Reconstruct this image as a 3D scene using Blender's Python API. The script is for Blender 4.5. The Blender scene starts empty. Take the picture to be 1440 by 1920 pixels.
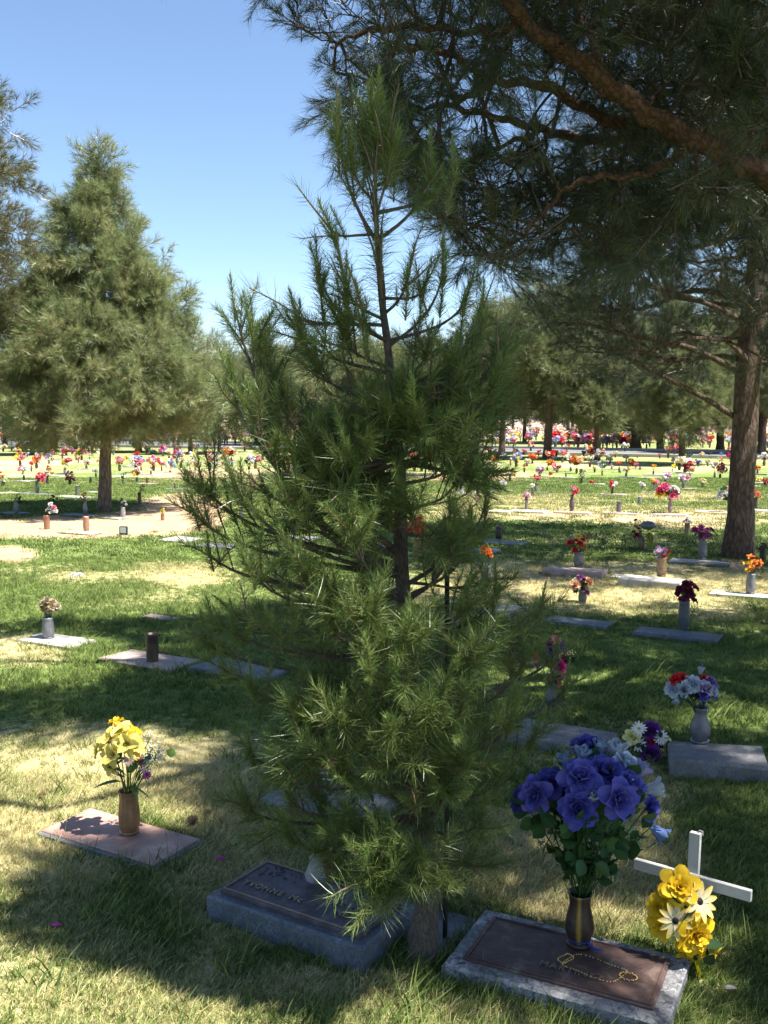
import bpy, math, random
import numpy as np
from mathutils import Vector, Quaternion, Matrix, noise
R = math.radians
rnd = random.Random(7)
rng = np.random.default_rng(7)
sc = bpy.context.scene
# ------------------------------------------------------------------ camera
F = 1805.0; HZ = 785.0; EYE = 1.6
PITCH = math.atan((960 - HZ) / F)
cd = bpy.data.cameras.new('camera'); cam = bpy.data.objects.new('camera', cd)
sc.collection.objects.link(cam); sc.camera = cam
cam.location = (0, 0, EYE); cam.rotation_euler = (R(90) - PITCH, 0, 0)
cd.sensor_fit = 'VERTICAL'; cd.sensor_height = 36; cd.lens = F / 1920 * 36
cd.clip_start = 0.05; cd.clip_end = 3000
# ------------------------------------------------------------------ light
SUN_EL = 63.0
SUN_H = Vector((0.93, -0.37)).normalized()            # horizontal direction towards the sun
w = bpy.data.worlds.new('World'); sc.world = w; w.use_nodes = True
wn = w.node_tree; bg = wn.nodes['Background']
sky = wn.nodes.new('ShaderNodeTexSky'); sky.sky_type = 'NISHITA'; sky.sun_disc = False
sky.sun_elevation = R(SUN_EL); sky.sun_rotation = math.atan2(SUN_H.x, SUN_H.y)
sky.altitude = 600; sky.air_density = 1.0; sky.dust_density = 0.35; sky.ozone_density = 2.8
wn.links.new(sky.outputs[0], bg.inputs[0]); bg.inputs[1].default_value = 0.071
sd = bpy.data.lights.new('sun', 'SUN'); so = bpy.data.objects.new('sun', sd); sc.collection.objects.link(so)
sd.energy = 5.0; sd.angle = R(0.5); sd.color = (1.0, 0.95, 0.86)
sdir = Vector((SUN_H.x * math.cos(R(SUN_EL)), SUN_H.y * math.cos(R(SUN_EL)), math.sin(R(SUN_EL))))
so.rotation_euler = sdir.to_track_quat('Z', 'Y').to_euler()
sc.view_settings.view_transform = 'Standard'; sc.view_settings.look = 'None'
sc.view_settings.exposure = 1.72; sc.view_settings.gamma = 1.0; sc.view_settings.use_curve_mapping = False
sc.render.engine = 'CYCLES'
sc.cycles.max_bounces = 6; sc.cycles.diffuse_bounces = 3; sc.cycles.glossy_bounces = 2
sc.cycles.transmission_bounces = 4; sc.cycles.transparent_max_bounces = 8
sc.cycles.use_denoising = True
COT = 1 / math.tan(R(SUN_EL))
# ------------------------------------------------------------------ pixel <-> world
cP, sP = math.cos(PITCH), math.sin(PITCH)
def ray(px, py):
    a = (px - 720) / F; b = -(py - 960) / F
    return Vector((a, cP + b * sP, -sP + b * cP))
def G(px, py, z=0.0):
    d = ray(px, py); t = (z - EYE) / d.z
    return Vector((d.x * t, d.y * t, z))
def P3(px, py, Y):
    d = ray(px, py); t = Y / d.y
    return Vector((d.x * t, Y, EYE + d.z * t))
def proj(x, y, z=0.0):
    dz = z - EYE
    dep = y * cP - dz * sP
    up = y * sP + dz * cP
    if dep < 0.05: return None
    return (720 + F * x / dep, 960 - F * up / dep)
def shade_at(p):                                      # where the shadow of p falls on the ground
    return (p[0] - SUN_H.x * COT * p[2], p[1] - SUN_H.y * COT * p[2])
# ------------------------------------------------------------------ mesh helpers
class MB:
    def __init__(s): s.v = []; s.f = []; s.c = []; s.m = []
    def add(s, vs, fs, col=(1, 1, 1), mi=0):
        b = len(s.v); s.v.extend([tuple(x) for x in vs])
        s.f.extend([tuple(i + b for i in q) for q in fs]); s.m.extend([mi] * len(fs))
        if len(col) == len(vs) and not isinstance(col[0], (int, float)): s.c.extend([tuple(k) for k in col])
        else: s.c.extend([tuple(col)] * len(vs))
    def mesh(s, name, mats, smooth=False):
        me = bpy.data.meshes.new(name); me.from_pydata(s.v, [], s.f)
        for m in mats: me.materials.append(m)
        if len(mats) > 1: me.polygons.foreach_set('material_index', s.m)
        at = me.color_attributes.new('Col', 'FLOAT_COLOR', 'POINT')
        a = np.ones((len(s.v), 4), np.float32); a[:, :3] = np.array(s.c, np.float32).reshape(-1, 3)
        at.data.foreach_set('color', a.ravel())
        if smooth: me.polygons.foreach_set('use_smooth', [True] * len(s.f))
        me.update(); return me
def link(name, data, parent=None, loc=(0, 0, 0), rot=(0, 0, 0), scale=None):
    o = bpy.data.objects.new(name, data); sc.collection.objects.link(o)
    o.location = loc; o.rotation_euler = rot
    if scale is not None: o.scale = (scale,) * 3 if isinstance(scale, (int, float)) else scale
    if parent: o.parent = parent
    return o
def obj(name, mb, mats, parent=None, smooth=False, **k):
    if not isinstance(mats, (list, tuple)): mats = [mats]
    return link(name, mb.mesh(name, mats, smooth), parent, **k)
def tag(o, label=None, cat=None, group=None, kind=None):
    if label: o['label'] = label
    if cat: o['category'] = cat
    if group: o['group'] = group
    if kind: o['kind'] = kind
    return o
def frame(d):
    d = Vector(d).normalized(); a = Vector((0, 0, 1)) if abs(d.z) < .9 else Vector((1, 0, 0))
    u = d.cross(a).normalized(); return u, d.cross(u).normalized()
def tube(mb, pts, rad, n=6, col=(1, 1, 1), cap=True, mi=0, wob=0.0):
    pts = [Vector(p) for p in pts]; vs = []; u = None
    for i, p in enumerate(pts):
        d = (pts[min(i + 1, len(pts) - 1)] - pts[max(i - 1, 0)])
        if d.length < 1e-7: d = Vector((0, 0, 1))
        d.normalize()
        if u is None: u = frame(d)[0]
        u = (u - d * u.dot(d)).normalized(); w_ = d.cross(u); r = rad[i] if not isinstance(rad, (int, float)) else rad
        for k in range(n):
            a = 2 * math.pi * k / n
            rr = r * (1 + wob * (noise.noise(Vector((k * 1.7, i * .9, r * 31))) ))
            vs.append(p + (u * math.cos(a) + w_ * math.sin(a)) * rr)
    fs = []
    for i in range(len(pts) - 1):
        for k in range(n):
            a = i * n + k; b = i * n + (k + 1) % n
            fs.append((a, b, b + n, a + n))
    if cap: fs.append(tuple(range(n))[::-1]); fs.append(tuple(range((len(pts) - 1) * n, len(pts) * n)))
    mb.add(vs, fs, col, mi)
def lathe(mb, prof, n=20, col=(1, 1, 1), flute=0.0, cols=None, mi=0):
    vs = []; cc = []
    for j, (r, z) in enumerate(prof):
        for k in range(n):
            a = 2 * math.pi * k / n; q = r * (1 - (flute if k % 2 else 0))
            vs.append((q * math.cos(a), q * math.sin(a), z)); cc.append(cols[k % len(cols)] if cols else col)
    fs = [(j * n + k, j * n + (k + 1) % n, (j + 1) * n + (k + 1) % n, (j + 1) * n + k) for j in range(len(prof) - 1) for k in range(n)]
    fs.append(tuple(range(n))[::-1])
    mb.add(vs, fs, cc, mi)
def box(mb, x0, x1, y0, y1, z0, z1, bev=0.0, col=(1, 1, 1), mi=0, jit=0.0):
    b = bev
    if b <= 0:
        vs = [(x, y, z) for z in (z0, z1) for (x, y) in ((x0, y0), (x1, y0), (x1, y1), (x0, y1))]
        fs = [(3, 2, 1, 0), (4, 5, 6, 7)] + [(i, (i + 1) % 4, (i + 1) % 4 + 4, i + 4) for i in range(4)]
    else:
        vs = [(x, y, z0) for (x, y) in ((x0, y0), (x1, y0), (x1, y1), (x0, y1))]
        vs += [(x, y, z1 - b) for (x, y) in ((x0, y0), (x1, y0), (x1, y1), (x0, y1))]
        vs += [(x, y, z1) for (x, y) in ((x0 + b, y0 + b), (x1 - b, y0 + b), (x1 - b, y1 - b), (x0 + b, y1 - b))]
        fs = [(3, 2, 1, 0)] + [(i + 4 * l, (i + 1) % 4 + 4 * l, (i + 1) % 4 + 4 + 4 * l, i + 4 + 4 * l) for l in (0, 1) for i in range(4)] + [(8, 9, 10, 11)]
    if jit: vs = [tuple(c + rnd.uniform(-jit, jit) for c in v) for v in vs]
    mb.add(vs, fs, col, mi)
# ------------------------------------------------------------------ materials
def nmat(name):
    m = bpy.data.materials.new(name); m.use_nodes = True; nt = m.node_tree
    p = nt.nodes['Principled BSDF']; return m, nt, p
def N(nt, t, **k):
    n = nt.nodes.new(t)
    for a, b in k.items(): setattr(n, a, b)
    return n
def ramp(nt, src, stops):
    r = N(nt, 'ShaderNodeValToRGB'); e = r.color_ramp.elements
    while len(e) < len(stops): e.new(0.5)
    for i, (p, c) in enumerate(stops): e[i].position = p; e[i].color = (*c, 1)
    nt.links.new(src, r.inputs[0]); return r.outputs[0]
def noise_out(nt, scale, detail=4, rough=.55, coord=None, dist=0.0):
    t = N(nt, 'ShaderNodeTexNoise'); t.inputs['Scale'].default_value = scale
    t.inputs['Detail'].default_value = detail; t.inputs['Roughness'].default_value = rough; t.inputs['Distortion'].default_value = dist
    if coord is not None: nt.links.new(coord, t.inputs['Vector'])
    return t.outputs[0]
def mix(nt, fac, a, b, mode='MIX'):
    m = N(nt, 'ShaderNodeMix', data_type='RGBA', blend_type=mode)
    for s, v in ((m.inputs[0], fac), (m.inputs[6], a), (m.inputs[7], b)):
        if isinstance(v, (int, float)): s.default_value = v
        elif isinstance(v, tuple): s.default_value = (*v, 1) if len(v) == 3 else v
        else: nt.links.new(v, s)
    return m.outputs[2]
def bump(nt, p, h, strength, dist):
    b = N(nt, 'ShaderNodeBump'); b.inputs['Strength'].default_value = strength; b.inputs['Distance'].default_value = dist
    nt.links.new(h, b.inputs['Height']); nt.links.new(b.outputs[0], p.inputs['Normal'])
def attr(nt, name, typ='GEOMETRY'):
    a = N(nt, 'ShaderNodeAttribute', attribute_name=name, attribute_type=typ); return a
def add_translucent(nt, p, col, fac):
    tr = N(nt, 'ShaderNodeBsdfTranslucent'); nt.links.new(col, tr.inputs[0])
    ms = N(nt, 'ShaderNodeMixShader'); ms.inputs[0].default_value = fac
    nt.links.new(p.outputs[0], ms.inputs[1]); nt.links.new(tr.outputs[0], ms.inputs[2])
    nt.links.new(ms.outputs[0], nt.nodes['Material Output'].inputs[0])
def col_mat(name, rough=.6, trans=0.0, var=.25, scale=40, metallic=0.0, bmp=0.0, spec=.3):
    """colour from the piece's own colour attribute, broken up by noise"""
    m, nt, p = nmat(name); a = attr(nt, 'Col').outputs[0]
    oc = N(nt, 'ShaderNodeTexCoord').outputs['Object']
    n = noise_out(nt, scale, 4, coord=oc)
    c = mix(nt, n, a, mix(nt, 1.0, a, (1 - var * 2,) * 3, 'MULTIPLY'))
    nt.links.new(c, p.inputs['Base Color']); p.inputs['Roughness'].default_value = rough
    p.inputs['Metallic'].default_value = metallic; p.inputs['Specular IOR Level'].default_value = spec
    if bmp: bump(nt, p, noise_out(nt, scale * 2, 5, coord=oc), bmp, .01)
    if trans: add_translucent(nt, p, c, trans)
    return m
M_PETAL = col_mat('petal_cloth', .65, .22, .12, 60)
M_LEAF = col_mat('plastic_leaf', .45, .18, .22, 40)
M_VASE = col_mat('vase_metal', .42, 0, .35, 25, .25, .25, .5)
M_PAINT = col_mat('white_paint', .6, 0, .12, 30, 0, .15)
M_STEM = col_mat('plastic_stem', .5, 0, .2, 40)
def needle_mat(name, c1, c2, c3, stem, tr=.22):
    m, nt, p = nmat(name)
    oi = N(nt, 'ShaderNodeObjectInfo').outputs['Random']; a = attr(nt, 'Col')
    sep = N(nt, 'ShaderNodeSeparateColor'); nt.links.new(a.outputs[0], sep.inputs[0])
    base = ramp(nt, oi, [(0.0, c1), (0.55, c2), (1.0, c3)])
    base = mix(nt, sep.outputs[1], base, tuple(min(1, x * 1.9 + .01) for x in c2))     # fresh tips are paler
    base = mix(nt, sep.outputs[0], base, stem)
    nt.links.new(base, p.inputs['Base Color']); p.inputs['Roughness'].default_value = .38
    p.inputs['Specular IOR Level'].default_value = .5
    add_translucent(nt, p, base, tr); return m
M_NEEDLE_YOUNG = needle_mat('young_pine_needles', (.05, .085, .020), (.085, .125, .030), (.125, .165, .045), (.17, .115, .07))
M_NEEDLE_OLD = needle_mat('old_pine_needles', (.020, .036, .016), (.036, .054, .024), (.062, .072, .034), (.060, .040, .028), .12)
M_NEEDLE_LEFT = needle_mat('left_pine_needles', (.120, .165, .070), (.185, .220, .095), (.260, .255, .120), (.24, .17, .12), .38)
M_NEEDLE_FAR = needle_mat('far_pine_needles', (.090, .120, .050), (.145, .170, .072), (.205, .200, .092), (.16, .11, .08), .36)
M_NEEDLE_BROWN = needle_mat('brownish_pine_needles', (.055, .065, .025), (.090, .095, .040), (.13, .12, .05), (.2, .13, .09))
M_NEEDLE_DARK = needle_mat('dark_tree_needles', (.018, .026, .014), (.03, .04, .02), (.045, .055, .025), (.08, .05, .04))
M_LEAFY = needle_mat('broad_leaves', (.04, .09, .02), (.07, .14, .03), (.1, .18, .04), (.1, .08, .05))
def bark_mat(name, c0, c1, c2, sc_=9, zs=.3):
    m, nt, p = nmat(name); tc = N(nt, 'ShaderNodeTexCoord').outputs['Object']
    mp = N(nt, 'ShaderNodeMapping'); mp.inputs['Scale'].default_value = (1, 1, zs); nt.links.new(tc, mp.inputs[0])
    v = N(nt, 'ShaderNodeTexVoronoi', feature='DISTANCE_TO_EDGE'); v.inputs['Scale'].default_value = sc_ * 2.2
    wp = N(nt, 'ShaderNodeVectorMath', operation='MULTIPLY_ADD'); nz = N(nt, 'ShaderNodeTexNoise'); nz.inputs['Scale'].default_value = sc_ * 1.5; nt.links.new(mp.outputs[0], nz.inputs['Vector'])
    nt.links.new(nz.outputs['Color'], wp.inputs[0]); wp.inputs[1].default_value = (.06, .06, .06); nt.links.new(mp.outputs[0], wp.inputs[2]); nt.links.new(wp.outputs[0], v.inputs['Vector'])
    n = noise_out(nt, sc_ * 3, 6, .65, mp.outputs[0])
    mr_ = N(nt, 'ShaderNodeMapRange', interpolation_type='SMOOTHSTEP'); nt.links.new(v.outputs['Distance'], mr_.inputs[0]); mr_.inputs[1].default_value = 0.0; mr_.inputs[2].default_value = .22
    n_ = noise_out(nt, sc_ * 7, 8, .75, mp.outputs[0], 1.0)
    mm = N(nt, 'ShaderNodeMath', operation='MULTIPLY_ADD'); nt.links.new(mr_.outputs[0], mm.inputs[0]); mm.inputs[1].default_value = .30; nt.links.new(n_, mm.inputs[2])
    m2 = N(nt, 'ShaderNodeMath', operation='MULTIPLY_ADD'); nt.links.new(n, m2.inputs[0]); m2.inputs[1].default_value = .7; nt.links.new(mm.outputs[0], m2.inputs[2])
    m3 = N(nt, 'ShaderNodeMath', operation='MULTIPLY_ADD'); nt.links.new(m2.outputs[0], m3.inputs[0]); m3.inputs[1].default_value = 1.1; m3.inputs[2].default_value = -.62; m2 = m3
    c = ramp(nt, m2.outputs[0], [(0.1, c0), (.45, c1), (.85, c2)])
    nt.links.new(c, p.inputs['Base Color']); p.inputs['Roughness'].default_value = .9; bump(nt, p, m2.outputs[0], .9, .03)
    return m
M_BARK = bark_mat('pine_bark', (.035, .022, .015), (.10, .062, .042), (.19, .13, .10))
M_BARK_RED = bark_mat('red_pine_bark', (.022, .012, .008), (.10, .046, .025), (.19, .10, .065), 11, .8)
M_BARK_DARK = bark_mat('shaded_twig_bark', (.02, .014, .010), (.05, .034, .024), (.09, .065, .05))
M_BARK_YOUNG = bark_mat('young_pine_bark', (.07, .055, .045), (.17, .13, .105), (.26, .20, .16), 30)
M_BARK_GREY = bark_mat('grey_pine_bark', (.05, .04, .033), (.13, .10, .08), (.24, .19, .16), 8)
def granite(name, c1, c2, c3, scale=90):
    m, nt, p = nmat(name); tc = N(nt, 'ShaderNodeTexCoord').outputs['Object']
    g1 = noise_out(nt, scale, 8, .75, tc, 1.2)
    c = ramp(nt, g1, [(.38, c1), (.47, c2), (.62, c3)])
    n = noise_out(nt, 9, 5, .6, tc, .6); c = mix(nt, ramp(nt, n, [(.35, (0, 0, 0)), (.7, (.75,) * 3)]), c, tuple(x * .55 for x in c2))
    nt.links.new(c, p.inputs['Base Color']); p.inputs['Roughness'].default_value = .6; bump(nt, p, noise_out(nt, 120, 4, coord=tc), .25, .004)
    return m
M_GRANITE_BLUE = granite('blue_grey_granite', (.045, .052, .065), (.10, .115, .14), (.20, .225, .26))
M_GRANITE_MARBLED = granite('marbled_granite', (.02, .02, .025), (.19, .19, .205), (.50, .48, .46), 42)
M_GRANITE_GREY = granite('weathered_grey_stone', (.08, .08, .09), (.15, .15, .16), (.24, .235, .23), 60)
M_STONE_PALE = granite('pale_stone', (.28, .27, .25), (.40, .38, .35), (.50, .47, .43), 70)
M_STONE_PINK = granite('pinkish_stone', (.26, .19, .165), (.36, .27, .24), (.45, .35, .31), 70)
M_STONE_SAND = granite('sandy_stone', (.40, .33, .24), (.52, .44, .32), (.60, .52, .40), 40)
def bronze(name, c1, c2, dirt, met=.45, scale=14):
    m, nt, p = nmat(name); tc = N(nt, 'ShaderNodeTexCoord').outputs['Object']
    n = noise_out(nt, scale, 7, .68, tc, .5); c = ramp(nt, n, [(.3, c1), (.55, c2), (.72, dirt)])
    nt.links.new(c, p.inputs['Base Color']); p.inputs['Metallic'].default_value = met; p.inputs['Roughness'].default_value = .55
    bump(nt, p, noise_out(nt, 70, 5, coord=tc), .35, .006); return m
M_BRONZE_DARK = bronze('dark_bronze', (.045, .038, .045), (.09, .075, .085), (.17, .14, .14))
M_BRONZE_BROWN = bronze('brown_bronze', (.065, .040, .035), (.125, .078, .066), (.24, .18, .15))
M_BRONZE_RED = bronze('reddish_bronze', (.26, .15, .125), (.40, .24, .195), (.54, .40, .32), .1, 8)
M_LETTER = bronze('worn_letter_bronze', (.20, .17, .12), (.28, .24, .17), (.34, .30, .22), .5)
M_LETTER_DIM = bronze('dull_letter_bronze', (.16, .11, .09), (.24, .17, .13), (.3, .22, .17), .4)
M_CONE = bronze('cone_scales', (.05, .03, .02), (.12, .075, .05), (.2, .14, .09), 0)
M_GOLD = bronze('gold_beads', (.65, .45, .14), (.75, .52, .18), (.8, .6, .3), .8)
M_BLACKMETAL = bronze('black_metal', (.012, .012, .013), (.02, .02, .022), (.05, .04, .035), .5)
def plastic_film():
    m, nt, p = nmat('clear_plastic_film'); p.inputs['Base Color'].default_value = (.42, .43, .46, 1); p.inputs['Roughness'].default_value = .25
    t = N(nt, 'ShaderNodeBsdfTransparent'); ms = N(nt, 'ShaderNodeMixShader'); ms.inputs[0].default_value = .5
    nt.links.new(t.outputs[0], ms.inputs[1]); nt.links.new(p.outputs[0], ms.inputs[2]); nt.links.new(ms.outputs[0], nt.nodes['Material Output'].inputs[0]); return m
M_FILM = plastic_film()
# ground
def ground_mat():
    m, nt, p = nmat('cemetery_ground'); pos = N(nt, 'ShaderNodeNewGeometry').outputs['Position']
    a = attr(nt, 'Col'); s = N(nt, 'ShaderNodeSeparateColor'); nt.links.new(a.outputs[0], s.inputs[0])   # R dryness, G bare soil, B far desert
    n1 = noise_out(nt, 2.2, 6, .65, pos, .4); n2 = noise_out(nt, 14, 6, .7, pos); n3 = noise_out(nt, 90, 4, .7, pos)
    green = ramp(nt, n2, [(.3, (.055, .09, .022)), (.5, (.145, .205, .055)), (.7, (.26, .31, .10))])
    straw = ramp(nt, n2, [(.28, (.27, .21, .115)), (.5, (.48, .41, .20)), (.7, (.66, .58, .33))])
    soil = ramp(nt, n1, [(.3, (.36, .24, .15)), (.6, (.50, .355, .225)), (.8, (.58, .44, .30))])
    far = ramp(nt, n1, [(.3, (.50, .36, .29)), (.7, (.62, .47, .38))])
    mu = N(nt, 'ShaderNodeMath', operation='MULTIPLY_ADD'); nt.links.new(n2, mu.inputs[0]); mu.inputs[1].default_value = 1.5
    ad = N(nt, 'ShaderNodeMath', operation='ADD'); nt.links.new(s.outputs[0], ad.inputs[0]); ad.inputs[1].default_value = -.75
    nt.links.new(ad.outputs[0], mu.inputs[2])
    sharp = N(nt, 'ShaderNodeMapRange'); nt.links.new(mu.outputs[0], sharp.inputs[0]); sharp.inputs[1].default_value = .3; sharp.inputs[2].default_value = .7
    c = mix(nt, sharp.outputs[0], green, straw)
    mb_ = N(nt, 'ShaderNodeMath', operation='MULTIPLY_ADD'); nt.links.new(n2, mb_.inputs[0]); mb_.inputs[1].default_value = 1.0
    ab = N(nt, 'ShaderNodeMath', operation='ADD'); nt.links.new(s.outputs[1], ab.inputs[0]); ab.inputs[1].default_value = -.5; nt.links.new(ab.outputs[0], mb_.inputs[2])
    sb = N(nt, 'ShaderNodeMapRange'); nt.links.new(mb_.outputs[0], sb.inputs[0]); sb.inputs[1].default_value = .35; sb.inputs[2].default_value = .65
    c = mix(nt, sb.outputs[0], c, soil); c = mix(nt, s.outputs[2], c, far)
    c = mix(nt, n3, mix(nt, 1.0, c, (.72,) * 3, 'MULTIPLY'), mix(nt, 1.0, c, (1.2,) * 3, 'MULTIPLY'))
    nt.links.new(c, p.inputs['Base Color']); p.inputs['Roughness'].default_value = .95; p.inputs['Specular IOR Level'].default_value = .1
    bump(nt, p, n3, .8, .02); return m
M_GROUND = ground_mat()
def grass_mat():
    m, nt, p = nmat('grass_blades'); oi = N(nt, 'ShaderNodeObjectInfo').outputs['Random']
    d = attr(nt, 'dry', 'INSTANCER').outputs['Fac']; a = attr(nt, 'Col'); s = N(nt, 'ShaderNodeSeparateColor'); nt.links.new(a.outputs[0], s.inputs[0])
    g = ramp(nt, oi, [(0, (.065, .115, .025)), (.5, (.155, .22, .052)), (1, (.29, .35, .10))])
    st = ramp(nt, oi, [(0, (.38, .32, .14)), (.5, (.58, .51, .24)), (1, (.76, .69, .40))])
    ad = N(nt, 'ShaderNodeMath', operation='ADD'); nt.links.new(d, ad.inputs[0]); nt.links.new(s.outputs[0], ad.inputs[1])
    mr = N(nt, 'ShaderNodeMapRange'); nt.links.new(ad.outputs[0], mr.inputs[0]); mr.inputs[1].default_value = .72; mr.inputs[2].default_value = 1.1
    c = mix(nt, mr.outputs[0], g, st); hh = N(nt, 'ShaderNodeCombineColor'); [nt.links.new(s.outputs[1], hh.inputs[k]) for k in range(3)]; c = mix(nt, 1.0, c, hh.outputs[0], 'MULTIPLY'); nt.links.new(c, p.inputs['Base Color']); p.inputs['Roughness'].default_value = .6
    p.inputs['Specular IOR Level'].default_value = .25; add_translucent(nt, p, c, .25); return m
M_GRASS = grass_mat()
def road_mat():
    m, nt, p = nmat('asphalt'); pos = N(nt, 'ShaderNodeNewGeometry').outputs['Position']
    c = ramp(nt, noise_out(nt, 1.3, 8, .7, pos), [(.3, (.10, .10, .105)), (.7, (.17, .165, .165))])
    nt.links.new(c, p.inputs['Base Color']); p.inputs['Roughness'].default_value = .85; return m
M_ROAD = road_mat()
# ------------------------------------------------------------------ instancing of many small pieces inside ONE part (needles, grass)
def scatter_group(name, variants):
    ng = bpy.data.node_groups.new(name, 'GeometryNodeTree')
    ng.interface.new_socket('Geometry', in_out='INPUT', socket_type='NodeSocketGeometry')
    ng.interface.new_socket('Geometry', in_out='OUTPUT', socket_type='NodeSocketGeometry')
    i = ng.nodes.new('NodeGroupInput'); o = ng.nodes.new('NodeGroupOutput')
    m2p = ng.nodes.new('GeometryNodeMeshToPoints'); iop = ng.nodes.new('GeometryNodeInstanceOnPoints'); j = ng.nodes.new('GeometryNodeGeometryToInstance')
    ng.links.new(i.outputs[0], m2p.inputs[0]); ng.links.new(m2p.outputs[0], iop.inputs['Points'])
    for v in reversed(variants):
        oi = ng.nodes.new('GeometryNodeObjectInfo'); oi.inputs['Object'].default_value = v; oi.inputs['As Instance'].default_value = False
        ng.links.new(oi.outputs['Geometry'], j.inputs[0])
    ng.links.new(j.outputs[0], iop.inputs['Instance']); iop.inputs['Pick Instance'].default_value = True
    def na(n, t):
        a = ng.nodes.new('GeometryNodeInputNamedAttribute'); a.data_type = t; a.inputs['Name'].default_value = n; return a.outputs['Attribute']
    ng.links.new(na('idx', 'INT'), iop.inputs['Instance Index'])
    e = ng.nodes.new('FunctionNodeEulerToRotation'); ng.links.new(na('rot', 'FLOAT_VECTOR'), e.inputs[0]); ng.links.new(e.outputs[0], iop.inputs['Rotation'])
    ng.links.new(na('scl', 'FLOAT'), iop.inputs['Scale']); ng.links.new(iop.outputs[0], o.inputs[0])
    return ng
def scatter(name, pts, dirs, scl, idx, ng, parent=None, roll=True, extra=None):
    n = len(pts); me = bpy.data.meshes.new(name); me.vertices.add(n)
    me.vertices.foreach_set('co', np.array(pts, np.float32).ravel())
    rots = np.zeros((n, 3), np.float32)
    for i, d in enumerate(dirs):
        q = Vector(d).to_track_quat('Z', 'Y') @ Quaternion((0, 0, 1), rnd.uniform(0, 6.283)); rots[i] = q.to_euler()
    me.attributes.new('rot', 'FLOAT_VECTOR', 'POINT').data.foreach_set('vector', rots.ravel())
    me.attributes.new('scl', 'FLOAT', 'POINT').data.foreach_set('value', np.array(scl, np.float32))
    me.attributes.new('idx', 'INT', 'POINT').data.foreach_set('value', np.array(idx, np.int32))
    for k, v in (extra or {}).items(): me.attributes.new(k, 'FLOAT', 'POINT').data.foreach_set('value', np.array(v, np.float32))
    o = link(name, me, parent); md = o.modifiers.new('pieces', 'NODES'); md.node_group = ng; o['kind'] = 'stuff'
    return o
def template(name, mb, mat):                          # lives in the file's data only; drawn through the foliage parts
    return bpy.data.objects.new(name, mb.mesh(name, [mat], False))
def needle(mb, p, d, L, wd, bend, tip, green0=0.0, segs=2):
    d = Vector(d).normalized(); u, v = frame(d); a = rnd.uniform(0, 6.283)
    side = u * math.cos(a) + v * math.sin(a); bv = (Vector((rnd.gauss(0, 1), rnd.gauss(0, 1), rnd.gauss(0, 1)))).normalized() * bend
    vs = []; pts = []
    for i in range(segs + 1):
        t = i / segs; q = Vector(p) + d * L * t + bv * L * t * t; pts.append(q)
    for i, q in enumerate(pts):
        ww = wd * (1 if i < segs else .15) * .5
        vs += [q - side * ww, q + side * ww]
    fs = [(2 * i, 2 * i + 1, 2 * i + 3, 2 * i + 2) for i in range(segs)]
    mb.add(vs, fs, (0, tip, 0))
def shoot(L, nn, nl, ang0, ang1, wd, bend, stem_r, tipg, curve=.2, segs=2):
    """one pine shoot: stem along +Z with needles set round it"""
    mb = MB(); pts = []; cx, cy = rnd.uniform(-curve, curve), rnd.uniform(-curve, curve)
    for i in range(5):
        t = i / 4; pts.append(Vector((cx * L * t * t, cy * L * t * t, L * t)))
    tube(mb, pts, [stem_r * (1 - .6 * i / 4) for i in range(5)], 4, (1, 0, 0))
    for i in range(nn):
        t = (i + rnd.random()) / nn; p = Vector((cx * L * t * t, cy * L * t * t, L * t))
        az = rnd.uniform(0, 6.283); ang = R(ang0 + (ang1 - ang0) * t + rnd.gauss(0, 10))
        if t > .93: ang *= rnd.uniform(.1, .8)
        d = Vector((math.sin(ang) * math.cos(az), math.sin(ang) * math.sin(az), math.cos(ang)))
        needle(mb, p, d, nl * rnd.uniform(.7, 1.15) * (1 - .35 * t), wd, bend, tipg * (.4 + .6 * t), segs=segs)
    return mb
def bough(L, ntw, nn, nl, wd, stem_r, spread=38, tipg=.1, bend=.15):
    """a forked twig with a brush of needles at each end"""
    mb = MB(); tube(mb, [(0, 0, 0), (.01 * L, 0, L * .5), (0, .02 * L, L)], [stem_r, stem_r * .7, stem_r * .3], 4, (1, 0, 0))
    for k in range(ntw):
        t0 = .15 + .8 * k / ntw; p0 = Vector((0, 0, L * t0)); az = k * 2.4 + rnd.uniform(-.5, .5); an = R(spread + rnd.uniform(-12, 14)) * (1.1 - .6 * t0)
        d = Vector((math.sin(an) * math.cos(az), math.sin(an) * math.sin(az), math.cos(an))); l = L * rnd.uniform(.35, .6)
        if k == ntw - 1: d = Vector((0, 0, 1)); 
        p1 = p0 + d * l; tube(mb, [p0, p1], [stem_r * .5, stem_r * .25], 3, (1, 0, 0), cap=False)
        for i in range(nn):
            t = rnd.uniform(.15, 1.0) ** .7; q = p0 + d * l * t; u, v = frame(d); a = rnd.uniform(0, 6.283); an2 = R(rnd.uniform(18, 62)) * (1.15 - .4 * t)
            nd = d * math.cos(an2) + (u * math.cos(a) + v * math.sin(a)) * math.sin(an2)
            needle(mb, q, nd, nl * rnd.uniform(.7, 1.15), wd, bend, tipg * t, segs=2 if L < .3 else 1)
    return mb
def leafclump(L, n, sz):
    mb = MB()
    for i in range(n):
        p = Vector((rnd.gauss(0, .3), rnd.gauss(0, .3), rnd.gauss(.4, .3))) * L; d = Vector((rnd.gauss(0, 1), rnd.gauss(0, 1), rnd.gauss(0, 1))).normalized()
        u, v = frame(d); mb.add([p - u * sz, p - v * sz * .6, p + u * sz, p + v * sz * .6], [(0, 1, 2, 3)], (0, rnd.random() * .4, 0))
    return mb
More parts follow.
